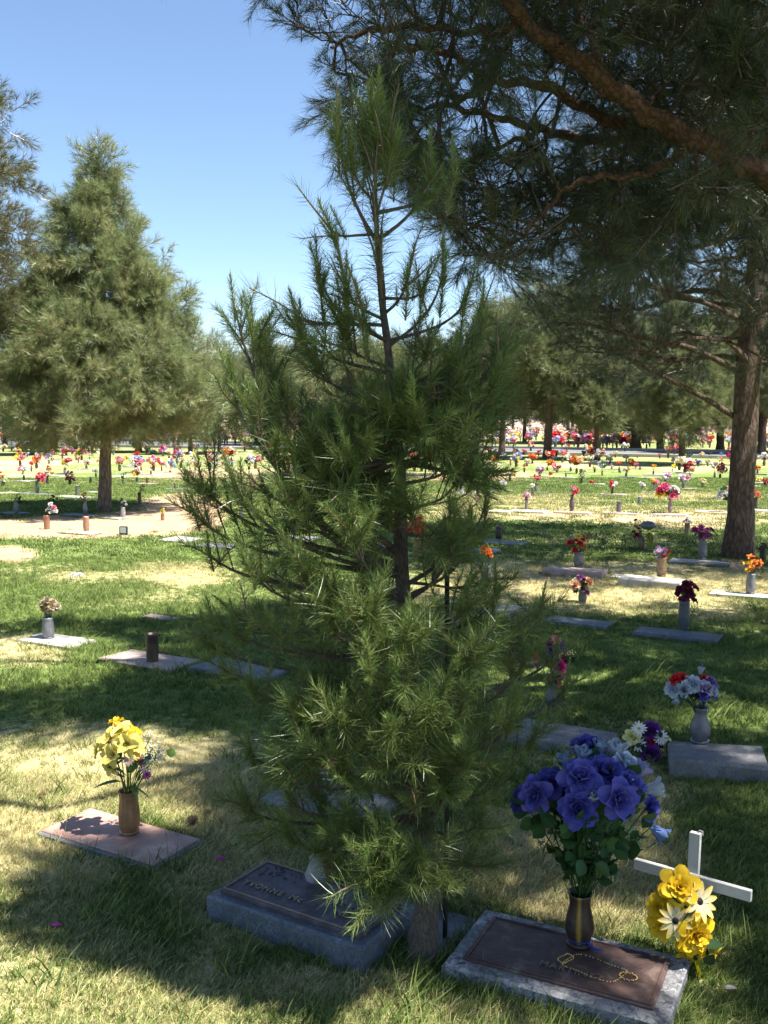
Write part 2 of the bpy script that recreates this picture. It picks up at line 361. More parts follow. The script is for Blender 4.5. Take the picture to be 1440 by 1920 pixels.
# young pine shoots
def dead_shoot():
    mb = shoot(.10, 70, .06, 80, 60, .0014, .5, .003, 0, .3); mb.c = [(.9, 0, 0)] * len(mb.c); return mb
VY = [template('shoot_candle', shoot(.12, 210, .033, 46, 26, .0013, .22, .0028, 1.0, .16), M_NEEDLE_YOUNG),
      template('shoot_candle_short', shoot(.085, 150, .036, 50, 28, .0013, .12, .0028, .9, .15), M_NEEDLE_YOUNG),
      template('shoot_full', shoot(.13, 170, .058, 62, 28, .0013, .38, .0034, .35, .25), M_NEEDLE_YOUNG),
      template('shoot_full_b', shoot(.12, 150, .064, 70, 34, .0013, .48, .0032, .30, .3), M_NEEDLE_YOUNG),
      template('shoot_shaggy', shoot(.15, 115, .082, 85, 50, .0013, .42, .0036, .12, .3, 3), M_NEEDLE_YOUNG),
      template('shoot_sparse_b', shoot(.17, 60, .072, 75, 45, .0013, .18, .0040, .0, .15), M_NEEDLE_YOUNG), template('shoot_dead', dead_shoot(), M_NEEDLE_YOUNG),
      template('shoot_sparse', shoot(.17, 60, .075, 75, 45, .0013, .18, .0042, .0, .15), M_NEEDLE_YOUNG)]
VY = VY[:5] + [VY[7], VY[6]]
NG_YOUNG = scatter_group('young_pine_shoots', VY)
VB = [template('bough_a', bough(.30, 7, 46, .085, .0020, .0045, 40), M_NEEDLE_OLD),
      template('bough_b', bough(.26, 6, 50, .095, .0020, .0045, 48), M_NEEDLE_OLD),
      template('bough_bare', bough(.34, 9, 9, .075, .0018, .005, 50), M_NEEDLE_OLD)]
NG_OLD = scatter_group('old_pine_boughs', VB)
def far_group(name, mat, L=.34):
    v = [template(name + '_a', bough(L, 7, 30, L * .42, L * .014, L * .02, 42, .3), mat), template(name + '_b', bough(L * .9, 8, 28, L * .38, L * .014, L * .02, 52, .3), mat)]
    return scatter_group(name, v)
NG_LEFT = far_group('left_pine_boughs', M_NEEDLE_LEFT, .30)
NG_BROWN = far_group('brown_pine_boughs', M_NEEDLE_BROWN, .30)
NG_FAR = far_group('far_pine_boughs', M_NEEDLE_FAR, .55)
NG_DARK = far_group('dark_tree_boughs', M_NEEDLE_DARK, .5)
NG_LEAFY = scatter_group('leafy_boughs', [template('leaf_clump', leafclump(.5, 90, .045), M_LEAFY)])
# ------------------------------------------------------------------ ground cover layout (read off the photograph, laid out on the ground plane)
DRY = [(120, 1470, 190, 95, .8), (60, 1600, 160, 60, .8), (150, 1800, 330, 130, .46), (500, 1890, 420, 50, .40), (900, 1900, 250, 40, .2), (330, 1420, 140, 60, .5), (640, 1840, 110, 30, .6),
       (50, 1225, 70, 25, .9), (30, 1190, 60, 14, .7), (100, 1080, 90, 14, .5), (350, 1070, 90, 22, .65), (250, 1100, 160, 20, .3), (230, 1130, 200, 12, .35),
       (1130, 1500, 160, 200, .55), (1130, 1640, 140, 90, .85), (1370, 1760, 120, 150, .55), (1280, 1480, 150, 50, .4), (1130, 1130, 330, 45, .8), (1000, 1070, 110, 30, 1.0), (1250, 1090, 240, 28, .9), (930, 1095, 90, 26, .9),
       (1110, 965, 300, 20, .85), (900, 935, 180, 16, .6), (1290, 930, 90, 10, .7), (1180, 925, 240, 9, .4), (880, 897, 150, 9, .9), (420, 900, 160, 12, .8), (1000, 1010, 200, 10, .4), (1380, 1100, 90, 14, .6),
       (60, 868, 90, 4, .8), (40, 878, 60, 4, .8), (30, 891, 50, 3, .8), (470, 880, 200, 4, .6), (1110, 872, 80, 5, .7), (1300, 878, 80, 4, .6), (620, 910, 120, 6, .7), (450, 1640, 120, 90, .5), (420, 1480, 110, 70, .5), (560, 1600, 200, 130, .4), (930, 1640, 160, 90, .6)]
BARE = [(110, 990, 240, 17, 1.0), (340, 955, 80, 26, .9), (240, 975, 130, 12, .8), (15, 1040, 50, 15, .9), (1110, 968, 230, 9, .55), (1280, 985, 120, 14, .5), (330, 890, 60, 7, .7), (880, 897, 90, 6, .8), (1290, 1065, 110, 8, .45), (1380, 1055, 60, 9, .6), (1010, 1085, 60, 10, .5), (20, 1228, 30, 8, .4)]
GREEN = [(1350, 1650, 110, 200, .45), (1000, 920, 200, 7, .6), (1330, 915, 120, 8, .6), (1150, 900, 260, 8, .5), (250, 1025, 200, 22, .8), (120, 1150, 250, 50, .5), (1000, 985, 170, 10, .9), (1000, 1045, 120, 16, .5), (1350, 1400, 130, 60, .5), (1150, 1250, 250, 70, .8), (330, 1260, 200, 60, .5), (760, 1000, 200, 16, .5), (80, 1300, 200, 40, .35), (280, 920, 180, 9, .8), (300, 940, 120, 6, .5), (60, 935, 120, 10, .5), (900, 1860, 120, 20, .4)]
def ell(L, px, py):
    s = 0
    for (x, y, rx, ry, wgt) in L:
        d = ((px - x) / rx) ** 2 + ((py - y) / ry) ** 2
        if d < 2.2: s += wgt * max(0, 1 - d / 2.2) ** .7
    return s
def cover(x, y):
    n = noise.noise(Vector((x * .7, y * .7, 3))) * .5 + noise.noise(Vector((x * 2.3, y * 2.3, 9))) * .3
    q = proj(x, max(y, 1.9))
    dry, bare = .34 + .55 * n, 0.0
    if q and -400 < q[0] < 1900 and q[1] < 2300:
        dry += ell(DRY, *q) * .62 - ell(GREEN, *q) * .55; bare = ell(BARE, *q) * 1.1
        if q[1] > 1920: dry += .12
    if y > 34: dry += .08
    return min(1, max(0, dry)), min(1, bare)
# ground sheet
def build_ground():
    ys = list(np.linspace(-40, 1.0, 12)) + list(1.6 * np.exp(np.linspace(0, math.log(1500 / 1.6), 330)))
    us = np.linspace(-1, 1, 261); vs = []; fs = []; cols = []
    for y in ys:
        W_ = 22 + max(0, y) * .9
        for u in us:
            x = math.copysign(abs(u) ** 1.9, u) * W_
            z = 0.0
            if 0 < y < 40: z = .010 * noise.noise(Vector((x * 1.3, y * 1.3, 0))) + .006 * noise.noise(Vector((x * 5, y * 5, 2)))
            d, b = cover(x, y) if -2 < y < 140 else (.4, 0)
            far = min(1, max(0, (y - 100) / 22)); vs.append((x, y, z)); cols.append((d, b, far))
    n = len(us)
    for j in range(len(ys) - 1):
        for i in range(n - 1): a = j * n + i; fs.append((a, a + 1, a + n + 1, a + n))
    mb = MB(); mb.add(vs, fs, cols); o = obj('ground', mb, M_GROUND, smooth=True); tag(o, kind='structure')
    mb = MB(); vs = []; cols = []; xs = np.linspace(-320, 320, 140)                 # low bank of bare desert earth past the graves
    for x in xs:
        for (yy, zz) in ((150, -.05), (156, .22), (175, .5), (200, .6)):
            vs.append((x, yy + 3 * math.sin(x * .05), zz + .15 * noise.noise(Vector((x * .08, yy * .1, 0))) * (zz > 0))); cols.append((.5, 0, 1))
    fs = [(i * 4 + k, i * 4 + 4 + k, i * 4 + 5 + k, i * 4 + 1 + k) for i in range(len(xs) - 1) for k in range(3)]
    mb.add(vs, fs, cols); tag(obj('desert_bank', mb, M_GROUND, smooth=True), kind='structure')
build_ground()
def build_road():
    a0, a1, b0, b1 = G(350, 840.5), G(1300, 858.5), G(350, 829.5), G(1300, 847.5); mb = MB()
    def ext(p, q, t): return p + (q - p) * t
    n = 40; vs = []
    for i in range(n + 1):
        t = -3 + 7 * i / n
        for (p, q) in ((a0, a1), (b0, b1)):
            r_ = ext(p, q, t); vs.append((r_.x, r_.y, .022))
    mb.add(vs, [(2 * i, 2 * i + 2, 2 * i + 3, 2 * i + 1) for i in range(n)], (1, 1, 1)); tag(obj('road', mb, M_ROAD), kind='structure')
    for (p, q, s) in ((a0, a1, -1), (b0, b1, 1)):
        mb = MB(); d = (q - p).normalized(); nrm = Vector((-d.y, d.x, 0)) * s
        p0, p1 = ext(p, q, -3), ext(p, q, 4)
        w0 = nrm * .3
        vs = [p0 + Vector((0, 0, -.05)), p1 + Vector((0, 0, -.05)), p1 + w0 + Vector((0, 0, -.05)), p0 + w0 + Vector((0, 0, -.05)), p0 + Vector((0, 0, .13)), p1 + Vector((0, 0, .13)), p1 + w0 + Vector((0, 0, .13)), p0 + w0 + Vector((0, 0, .13))]
        mb.add(vs, [(3, 2, 1, 0), (4, 5, 6, 7), (0, 1, 5, 4), (1, 2, 6, 5), (2, 3, 7, 6), (3, 0, 4, 7)], (1, 1, 1))
        tag(obj('kerb', mb, M_STONE_PALE), kind='structure')
build_road()
# ------------------------------------------------------------------ growing pines
def grow(roots, targets, k=.35):
    """join every target point to the nearest part of the skeleton (greedy, favouring short ways back to the trunk)"""
    T = np.array(targets, float); Nn = len(T); Rn = np.array(roots, float)
    pos = np.vstack([Rn, T]); par = np.full(len(pos), -1); path = np.zeros(len(pos)); done = np.zeros(Nn, bool)
    D = np.linalg.norm(T[:, None] - Rn[None], axis=2); best = D.argmin(1); cost = D.min(1); dist = cost.copy()
    order = []
    for _ in range(Nn):
        c = np.where(done, 1e9, cost); i = int(c.argmin()); done[i] = True; ni = len(Rn) + i
        par[ni] = best[i]; path[ni] = path[best[i]] + dist[i]; order.append(ni)
        d = np.linalg.norm(T - T[i], axis=1); nc = d + k * path[ni]; m = (nc < cost) & ~done
        cost[m] = nc[m]; best[m] = ni; dist[m] = d[m]
    cnt = np.ones(len(pos))
    for ni in reversed(order): cnt[par[ni]] += cnt[ni]
    return pos, par, cnt, order
def twigs(mb, pos, par, cnt, order, nroot, r0, sag=.0, n=5, pw=.42, rmax=.05):
    for ni in order:
        a, b = Vector(pos[par[ni]]), Vector(pos[ni]); L = (b - a).length
        if L < 1e-4: continue
        m = (a + b) / 2 + Vector((rnd.gauss(0, .05), rnd.gauss(0, .05), rnd.gauss(0, .05) - sag)) * L
        ra = min(rmax, r0 * cnt[ni] ** pw); rb = ra * .8
        tube(mb, [a, m, b], [ra, (ra + rb) / 2, rb], n, (1, 1, 1), cap=False)
def polyline(pts, step):
    out = []
    for a, b in zip(pts[:-1], pts[1:]):
        n = max(1, int((b - a).length / step)); out += [a + (b - a) * i / n for i in range(n)]
    out.append(pts[-1]); return out
def catmull(pts, k=5):
    P = [pts[0]] + list(pts) + [pts[-1]]; out = []
    for i in range(1, len(P) - 2):
        for j in range(k):
            t = j / k; a, b, c, d = P[i - 1], P[i], P[i + 1], P[i + 2]
            out.append(.5 * ((2 * b) + (c - a) * t + (2 * a - 5 * b + 4 * c - d) * t * t + (3 * b - a - 3 * c + d) * t ** 3))
    out.append(pts[-1]); return out

# ---- big pine whose limbs hang over the young one (trunk stands outside the frame, to the right)
SHADE = [(1220, 1225, 260, 65), (1250, 1300, 240, 90), (1050, 1780, 260, 90), (1100, 1830, 240, 60), (1000, 1300, 430, 170), (1330, 1300, 200, 200), (1130, 1500, 340, 160), (1150, 1760, 330, 130), (700, 1500, 350, 170), (330, 1215, 170, 65), (620, 1200, 220, 80), (200, 1330, 290, 36), (480, 1440, 160, 60),
         (1300, 1180, 220, 60), (980, 1140, 130, 40), (620, 1690, 260, 110), (900, 1830, 200, 40), (1400, 1600, 130, 300), (560, 1350, 250, 60)]
LIT = [(100, 1480, 170, 75), (30, 1660, 110, 170), (120, 1850, 300, 95), (400, 1900, 480, 48), (900, 1925, 380, 28), (100, 1720, 140, 140), (60, 1250, 120, 38), (150, 1230, 90, 30), (230, 1090, 330, 70), (1100, 1100, 140, 28), (1320, 1105, 140, 22), (250, 1400, 90, 30), (230, 1560, 150, 70), (240, 1440, 70, 60), (1240, 1090, 150, 26),
       (1200, 1660, 45, 24), (1010, 1270, 50, 18), (1340, 1340, 60, 14), (1400, 1480, 50, 36), (1140, 1265, 40, 10), (600, 1800, 60, 26), (1210, 1780, 70, 28), (1370, 1690, 50, 18)]
YBY = G(790, 1798).y
LITW = []
for (px, py, Y, r_) in [(440, 560, 2.6, .2), (440, 650, 2.55, .24), (470, 760, 2.55, .24), (430, 880, 2.5, .24), (520, 920, 2.45, .2), (450, 1010, 2.5, .2), (560, 820, 2.6, .12), (640, 1000, 2.35, .10), (710, 1130, 2.25, .15), (700, 1260, 2.25, .08), (760, 1330, 2.25, .12), (880, 1220, 2.35, .08), (870, 1385, 2.3, .07), (740, 1590, 2.3, .12), (560, 1350, 2.3, .07), (1290, 1700, 2.7, .08), (1180, 1440, 2.8, .07), (1150, 1400, 2.8, .05), (600, 1640, 2.6, .05), (230, 1400, 3.5, .26), (250, 1440, 3.5, .22), (245, 1520, 3.55, .15), (820, 950, 2.5, .1), (455, 1500, 2.5, .05)]:
    if Y < YBY and px < 950: Y = YBY + (Y - YBY) * .58
    p = P3(px, py, Y); s = shade_at(p); LITW.append((s[0], s[1], r_))
YB = G(790, 1798)
def is_lit(p, m=.15, mw=.10):
    s = shade_at(p)
    for (x, y, r_) in LITW:
        if (s[0] - x) ** 2 + (s[1] - y) ** 2 < (r_ + mw) ** 2: return True
    for (ox, oy) in ((0, 0), (m, 0), (-m, 0), (0, m), (0, -m), (m * .7, m * .7), (-m * .7, m * .7), (m * .7, -m * .7), (-m * .7, -m * .7)):
        q = proj(s[0] + ox, s[1] + oy)
        if q is None: continue
        for (x, y, rx, ry) in LIT:
            if ((q[0] - x) / rx) ** 2 + ((q[1] - y) / ry) ** 2 < 1: return True
    return False
CROWN = [(480, -60), (520, 5), (560, 40), (556, 120), (585, 205), (640, 250), (720, 290), (780, 370), (860, 450), (950, 530), (985, 470), (1040, 440), (1110, 480), (1200, 520), (1300, 470), (1460, 520), (1460, -60)]
def inside(poly, x, y):
    c = False; j = len(poly) - 1
    for i in range(len(poly)):
        xi, yi = poly[i]; xj, yj = poly[j]
        if (yi > y) != (yj > y) and x < (xj - xi) * (y - yi) / (yj - yi) + xi: c = not c
        j = i
    return c
def big_pine():
    root = link('pine_tree', None, loc=(3.9, 5.4, 0)); inv = Vector((-3.9, -5.4, 0))
    tag(root, 'large old pine whose reddish limbs spread over the top right of the view', 'tree', 'mature pines')
    mb = MB(); tr = [Vector((3.9, 5.4, -.1)), Vector((3.88, 5.4, .5)), Vector((3.85, 5.38, 1.8)), Vector((3.8, 5.3, 3.2)), Vector((3.85, 5.2, 5)), Vector((3.9, 5.1, 7)), Vector((3.8, 5.0, 8.6))]
    tr = catmull(tr, 4); tube(mb, [p + inv for p in tr], [.27 - .2 * i / (len(tr) - 1) for i in range(len(tr))], 12, wob=.25); obj('trunk', mb, M_BARK, root, smooth=True)
    limbs = [([Vector((3.85, 5.35, 2.0)), P3(1560, 395, 5.1), P3(1440, 335, 4.95), P3(1310, 265, 4.85), P3(1190, 195, 4.75), P3(1080, 110, 4.65), P3(985, 45, 4.5), P3(930, -60, 4.3)], .066, .028),
             ([Vector((3.8, 5.3, 3.1)), P3(1600, 262, 6.0), P3(1440, 266, 6.2), P3(1300, 262, 6.3), P3(1180, 262, 6.4), P3(1100, 262, 6.4), P3(1020, 243, 6.4), P3(940, 222, 6.3), P3(860, 205, 6.2)], .055, .018),
             ([P3(1310, 265, 4.85), P3(1260, 300, 4.9), P3(1200, 328, 4.9), P3(1120, 332, 4.95), P3(1060, 355, 5.0), P3(1020, 400, 5.0), P3(985, 430, 5.0)], .022, .007),
             ([Vector((3.8, 5.25, 3.6)), P3(1500, 250, 5.6), P3(1400, 250, 5.6), P3(1230, 245, 5.5), P3(1120, 215, 5.5), P3(1020, 160, 5.4), P3(930, 150, 5.3), P3(840, 100, 5.2), P3(760, 90, 5.1)], .05, .012),
             ([P3(1020, 243, 6.4), P3(950, 270, 6.5), P3(880, 300, 6.5), P3(830, 330, 6.5)], .02, .006),
             ([P3(985, 45, 4.5), P3(880, 60, 4.6), P3(780, 50, 4.7), P3(680, 60, 4.8), P3(620, 90, 4.9)], .022, .006),
             ([P3(930, 150, 5.3), P3(860, 190, 5.4), P3(780, 200, 5.5), P3(700, 170, 5.5)], .02, .006),
             ([P3(1305, 262, 4.85), P3(1302, 290, 4.83), P3(1308, 315, 4.82), P3(1300, 345, 4.8)], .014, .005),
             ([P3(1450, 70, 5.6), P3(1380, 95, 5.5), P3(1300, 112, 5.5), P3(1250, 150, 5.4), P3(1210, 205, 4.9)], .02, .009),
             ([P3(1130, 180, 4.7), P3(1120, 100, 4.8), P3(1090, 40, 5.0), P3(1080, -50, 5.1)], .02, .009),
             ([Vector((3.85, 5.1, 5.2)), Vector((2.6, 4.2, 5.4)), Vector((1.4, 3.2, 5.0)), Vector((.9, 2.9, 4.8))], .06, .015),
             ([Vector((3.85, 5.2, 4.6)), Vector((2.6, 3.6, 4.6)), Vector((2.0, 2.2, 4.3)), Vector((1.7, 1.0, 4.2))], .06, .015),
             ([Vector((3.85, 5.2, 4.9)), Vector((2.7, 5.2, 5.3)), Vector((1.2, 5.2, 5.2)), Vector((0.1, 5.3, 5.0)), Vector((-.5, 5.5, 4.8))], .055, .012),
             ([Vector((3.85, 5.2, 4.2)), Vector((4.5, 3.6, 4.4)), Vector((4.6, 2.2, 4.2))], .05, .015),
             ([Vector((3.85, 5.2, 5.8)), Vector((3.6, 7.2, 6.2)), Vector((2.6, 8.2, 6.0))], .05, .015)]
    nodes = [p for p in tr if p.z > 2.4]
    for (pts, r0, r1) in limbs:
        c = catmull(pts, 5); n = len(c); mb = MB()
        tube(mb, [p + inv + Vector((0, 0, .012 * math.sin(i * 1.9))) for i, p in enumerate(c)], [r0 + (r1 - r0) * i / (n - 1) for i in range(n)], 10, wob=.55)
        obj('limb', mb, M_BARK_RED, root, smooth=True); nodes += c[3:]
    seen = [[(q_, p_.y) for p_ in catmull(l_[0], 4) for q_ in [proj(*p_)] if q_] for l_ in limbs[:5]]
    def hides_limb(px, py, Y):                                          # keep the big limbs bare on the side one sees them from below
        for i_, l_ in enumerate(seen):
            for (qx, qy), y_ in l_:
                if Y < y_ + .1 and abs(px - qx) < (44, 26, 20, 26, 16)[i_] and abs(py - qy) < (44, 26, 20, 26, 16)[i_]: return True
        return False
    T = []; tries = 0
    def clump(p, s=1.0): return noise.noise(Vector(p) * 1.15 * s) + .5 * noise.noise(Vector(p) * 2.9 * s)
    while len(T) < 800 and tries < 60000:                              # foliage in the view
        tries += 1; px, py = rnd.uniform(480, 1460), rnd.uniform(-60, 540)
        if not inside(CROWN, px, py): continue
        Y = rnd.uniform(4.3, 7.4); p = P3(px, py, Y)
        th = -.02 if px < 900 else (.06 if py > 150 else -.02)
        if clump(p) < th and rnd.random() > .05: continue
        if is_lit(p) or hides_limb(px, py, Y): continue
        T.append(p)
    T2 = []; tries = 0
    while len(T2) < 1320 and tries < 90000:                             # foliage higher up and overhead: it throws the shade on the foreground
        tries += 1; e = SHADE[rnd.randrange(len(SHADE))]; a = rnd.uniform(0, 6.283); r_ = math.sqrt(rnd.random())
        g = G(e[0] + e[2] * r_ * math.cos(a), e[1] + e[3] * r_ * math.sin(a)); z = rnd.uniform(3.9, 6.0)
        p = Vector((g.x + SUN_H.x * COT * z, g.y + SUN_H.y * COT * z, z)); q = proj(p.x, p.y, p.z)
        if q and -20 < q[0] < 1460 and -20 < q[1] < 1920 and not inside(CROWN, *q): continue
        if is_lit(p, .2, .16): continue
        if noise.noise(Vector((g.x, g.y, 0)) * 1.6) + .5 * noise.noise(Vector((g.x, g.y, 4)) * 4.5) < -.24: continue
        T2.append(p)
    T3 = []; tries = 0
    while len(T3) < 330 and tries < 30000:                              # limbs right over the young pine keep its middle and top in shade
        tries += 1; py = rnd.uniform(160, 1560); hw = 60 if py < 430 else 230; y_ = P3(720 + rnd.uniform(-hw, hw) * (.9 if py > 430 else .6), py, YB.y + rnd.uniform(-.25, .3)); z = rnd.uniform(3.7, 5.6)
        dz = z - y_.z; p = Vector((y_.x + SUN_H.x * COT * dz, y_.y + SUN_H.y * COT * dz, z))
        s_ = shade_at(p)
        if any((s_[0] - x) ** 2 + (s_[1] - y) ** 2 < (r_ + .13) ** 2 for x, y, r_ in LITW): continue
        q = proj(p.x, p.y, p.z)
        if q and -20 < q[0] < 1460 and -20 < q[1] < 1920 and not inside(CROWN, *q): continue
        qs = proj(s_[0], s_[1])
        if qs and any(((qs[0] - x) / rx) ** 2 + ((qs[1] - y) / ry) ** 2 < 1 for x, y, rx, ry in LIT): continue
        qv = proj(p.x, p.y, p.z)
        if qv and -40 < qv[1] < 560 and hides_limb(qv[0], qv[1], p.y): continue
        T3.append(p)
    T4 = []; tries = 0
    while len(T4) < 1900 and tries < 60000:                             # mostly unseen crown fill overhead, added to block sky light from the foreground shade
        tries += 1; p = Vector((rnd.uniform(-2.2, 7.5), rnd.uniform(-4.5, 9.5), rnd.uniform(4.6, 8.4)))
        if (Vector((p.x - 2.8, p.y - 2.6, 0)).length > 5.6 - .35 * (p.z - 4.6)) or is_lit(p, .34, .30): continue
        q = proj(p.x, p.y, p.z)
        if q and -20 < q[0] < 1460 and -20 < q[1] < 1920 and not inside(CROWN, *q): continue
        qv = proj(p.x, p.y, p.z)
        if qv and -60 < qv[1] < 560 and (hides_limb(qv[0], qv[1], p.y) or rnd.random() > .3): continue
        T4.append(p)
    T = T + T2 + T3 + T4
    pos, par, cnt, order = grow(nodes, T, .3)
    mb = MB(); twigs(mb, pos + np.array(inv), par, cnt, order, len(nodes), .0042, .03, 5, .40, .03)
    obj('branches', mb, M_BARK_DARK, root)['kind'] = 'stuff'
    P_, D_, S_, I_ = [], [], [], []
    for ni in order:
        p = Vector(pos[ni]); d = (p - Vector(pos[par[ni]])).normalized()
        k = 2 if cnt[ni] < 1.5 and rnd.random() < .7 else 1
        for _ in range(k):
            dd = (d * .8 + Vector((rnd.gauss(0, .5), rnd.gauss(0, .5), rnd.gauss(0.05, .4)))).normalized()
            P_.append(p + inv - dd * .10); D_.append(dd); S_.append(rnd.uniform(.75, 1.2) * (1.35 if p.z > 4.4 else 1))
            inside_hole = rnd.random() < (.20 if 4.0 < p.y else .1); I_.append(2 if inside_hole else rnd.choice((0, 1)))
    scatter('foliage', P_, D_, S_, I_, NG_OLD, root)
    return root
big_pine()

def pine(base, top, trunk_r, profile, z0, ng, bark, label, seed, nclump, per, size, lean=(0, 0), taper=.92, gap=-.22, group='mature pines', name='pine_tree', clump_r=.28, twig_r=.006, squash=.7, droop=0.0, filt=None):
    """upright pine: trunk, limbs, crown of separate clumps inside a height->radius profile"""
    rr = random.Random(seed); H = top; root = link(name, None, loc=(base.x, base.y, 0)); tag(root, label, 'tree', group)
    def axis(z): t = z / H; return Vector((lean[0] * t, lean[1] * t, z)) + Vector((math.sin(t * 5 + seed), math.cos(t * 4 + seed), 0)) * H * .008
    mb = MB(); zs = [-.1, .15, .5] + [H * k / 14 for k in range(1, 15)]; zs = sorted(zs)
    tube(mb, [axis(max(z, 0)) + Vector((0, 0, min(z, 0))) for z in zs], [trunk_r * (1.35 if z < .1 else 1.12 if z < .3 else 1.0 - taper * (z / H)) for z in zs], 10, wob=.25); obj('trunk', mb, bark, root, smooth=True)
    def rad(z):
        t = (z - z0) / (H - z0)
        for (a, ra), (b, rb) in zip(profile[:-1], profile[1:]):
            if a <= t <= b: return ra + (rb - ra) * (t - a) / (b - a)
        return 0
    nodes = [axis(z) for z in np.linspace(z0 * .9, H * .98, 24)]; cl = []; k = 0
    while len(cl) < nclump and k < 8000:
        k += 1; z = z0 + (H - z0) * rr.random(); r_ = rad(z)
        if rr.random() > (r_ / max(a[1] for a in profile)) ** 1.2 + .05: continue
        a = rr.uniform(0, 6.283); q = r_ * math.sqrt(rr.uniform(.12, 1.0)); p = axis(z) + Vector((math.cos(a) * q, math.sin(a) * q, -droop * q))
        if noise.noise(p * .9 + Vector((seed, 0, 0))) < gap: continue
        if filt and not filt(p + base): continue
        cl.append(p)
    T = list(cl)
    pos, par, cnt, order = grow(nodes, T, .5); mb = MB(); twigs(mb, pos, par, cnt, order, len(nodes), twig_r, .02, 5, .5, trunk_r * .4)
    obj('branches', mb, bark, root)['kind'] = 'stuff'
    P_, D_, S_, I_ = [], [], [], []
    for ni in order:
        c = Vector(pos[ni]); out = Vector((c.x - axis(c.z).x, c.y - axis(c.z).y, .0)); out = out.normalized() if out.length > .05 else Vector((0, 0, 1))
        R_ = clump_r * rr.uniform(.7, 1.3); cs = rr.uniform(.85, 1.15)
        for _ in range(per):
            v = Vector((rr.gauss(0, 1), rr.gauss(0, 1), rr.gauss(0, 1))).normalized(); p = c + Vector((v.x, v.y, v.z * squash)) * R_ * rr.random() ** .45
            dd = (v * .7 + out * .45 + Vector((0, 0, .35 - droop))).normalized()
            P_.append(p - dd * size * .15); D_.append(dd); S_.append(cs * rr.uniform(.7, 1.15)); I_.append(rr.randrange(2))
    scatter('foliage', P_, D_, S_, I_, ng, root)
    return root
# pine at the right whose trunk is in view
b = G(1395, 1045)
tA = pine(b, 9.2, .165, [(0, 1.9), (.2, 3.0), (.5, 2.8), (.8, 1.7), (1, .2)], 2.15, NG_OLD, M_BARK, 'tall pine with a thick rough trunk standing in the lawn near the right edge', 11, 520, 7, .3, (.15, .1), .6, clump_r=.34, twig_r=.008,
          filt=lambda p: (lambda q: q is None or q[0] > 985 + max(0, 500 - q[1]) * .2)(proj(*p)))
for (pts, r0) in [([P3(1394, 792, 11.2), P3(1300, 735, 10.9), P3(1210, 690, 10.8), P3(1140, 655, 10.8), P3(1080, 650, 10.8)], .034), ([P3(1394, 702, 11.2), P3(1300, 655, 10.7), P3(1200, 632, 10.6), P3(1120, 612, 10.5), P3(1050, 605, 10.5)], .036),
                  ([P3(1394, 602, 11.2), P3(1300, 560, 10.8), P3(1180, 530, 10.6), P3(1060, 535, 10.5)], .036), ([P3(1394, 562, 11.2), P3(1300, 545, 11.5), P3(1200, 580, 11.5), P3(1100, 570, 11.6)], .04)]:
    c = catmull(pts, 4); mb = MB(); tube(mb, [p - b for p in c], [r0 * (1 - .75 * i / (len(c) - 1)) for i in range(len(c))], 7, wob=.3); obj('limb', mb, M_BARK, tA, smooth=True)
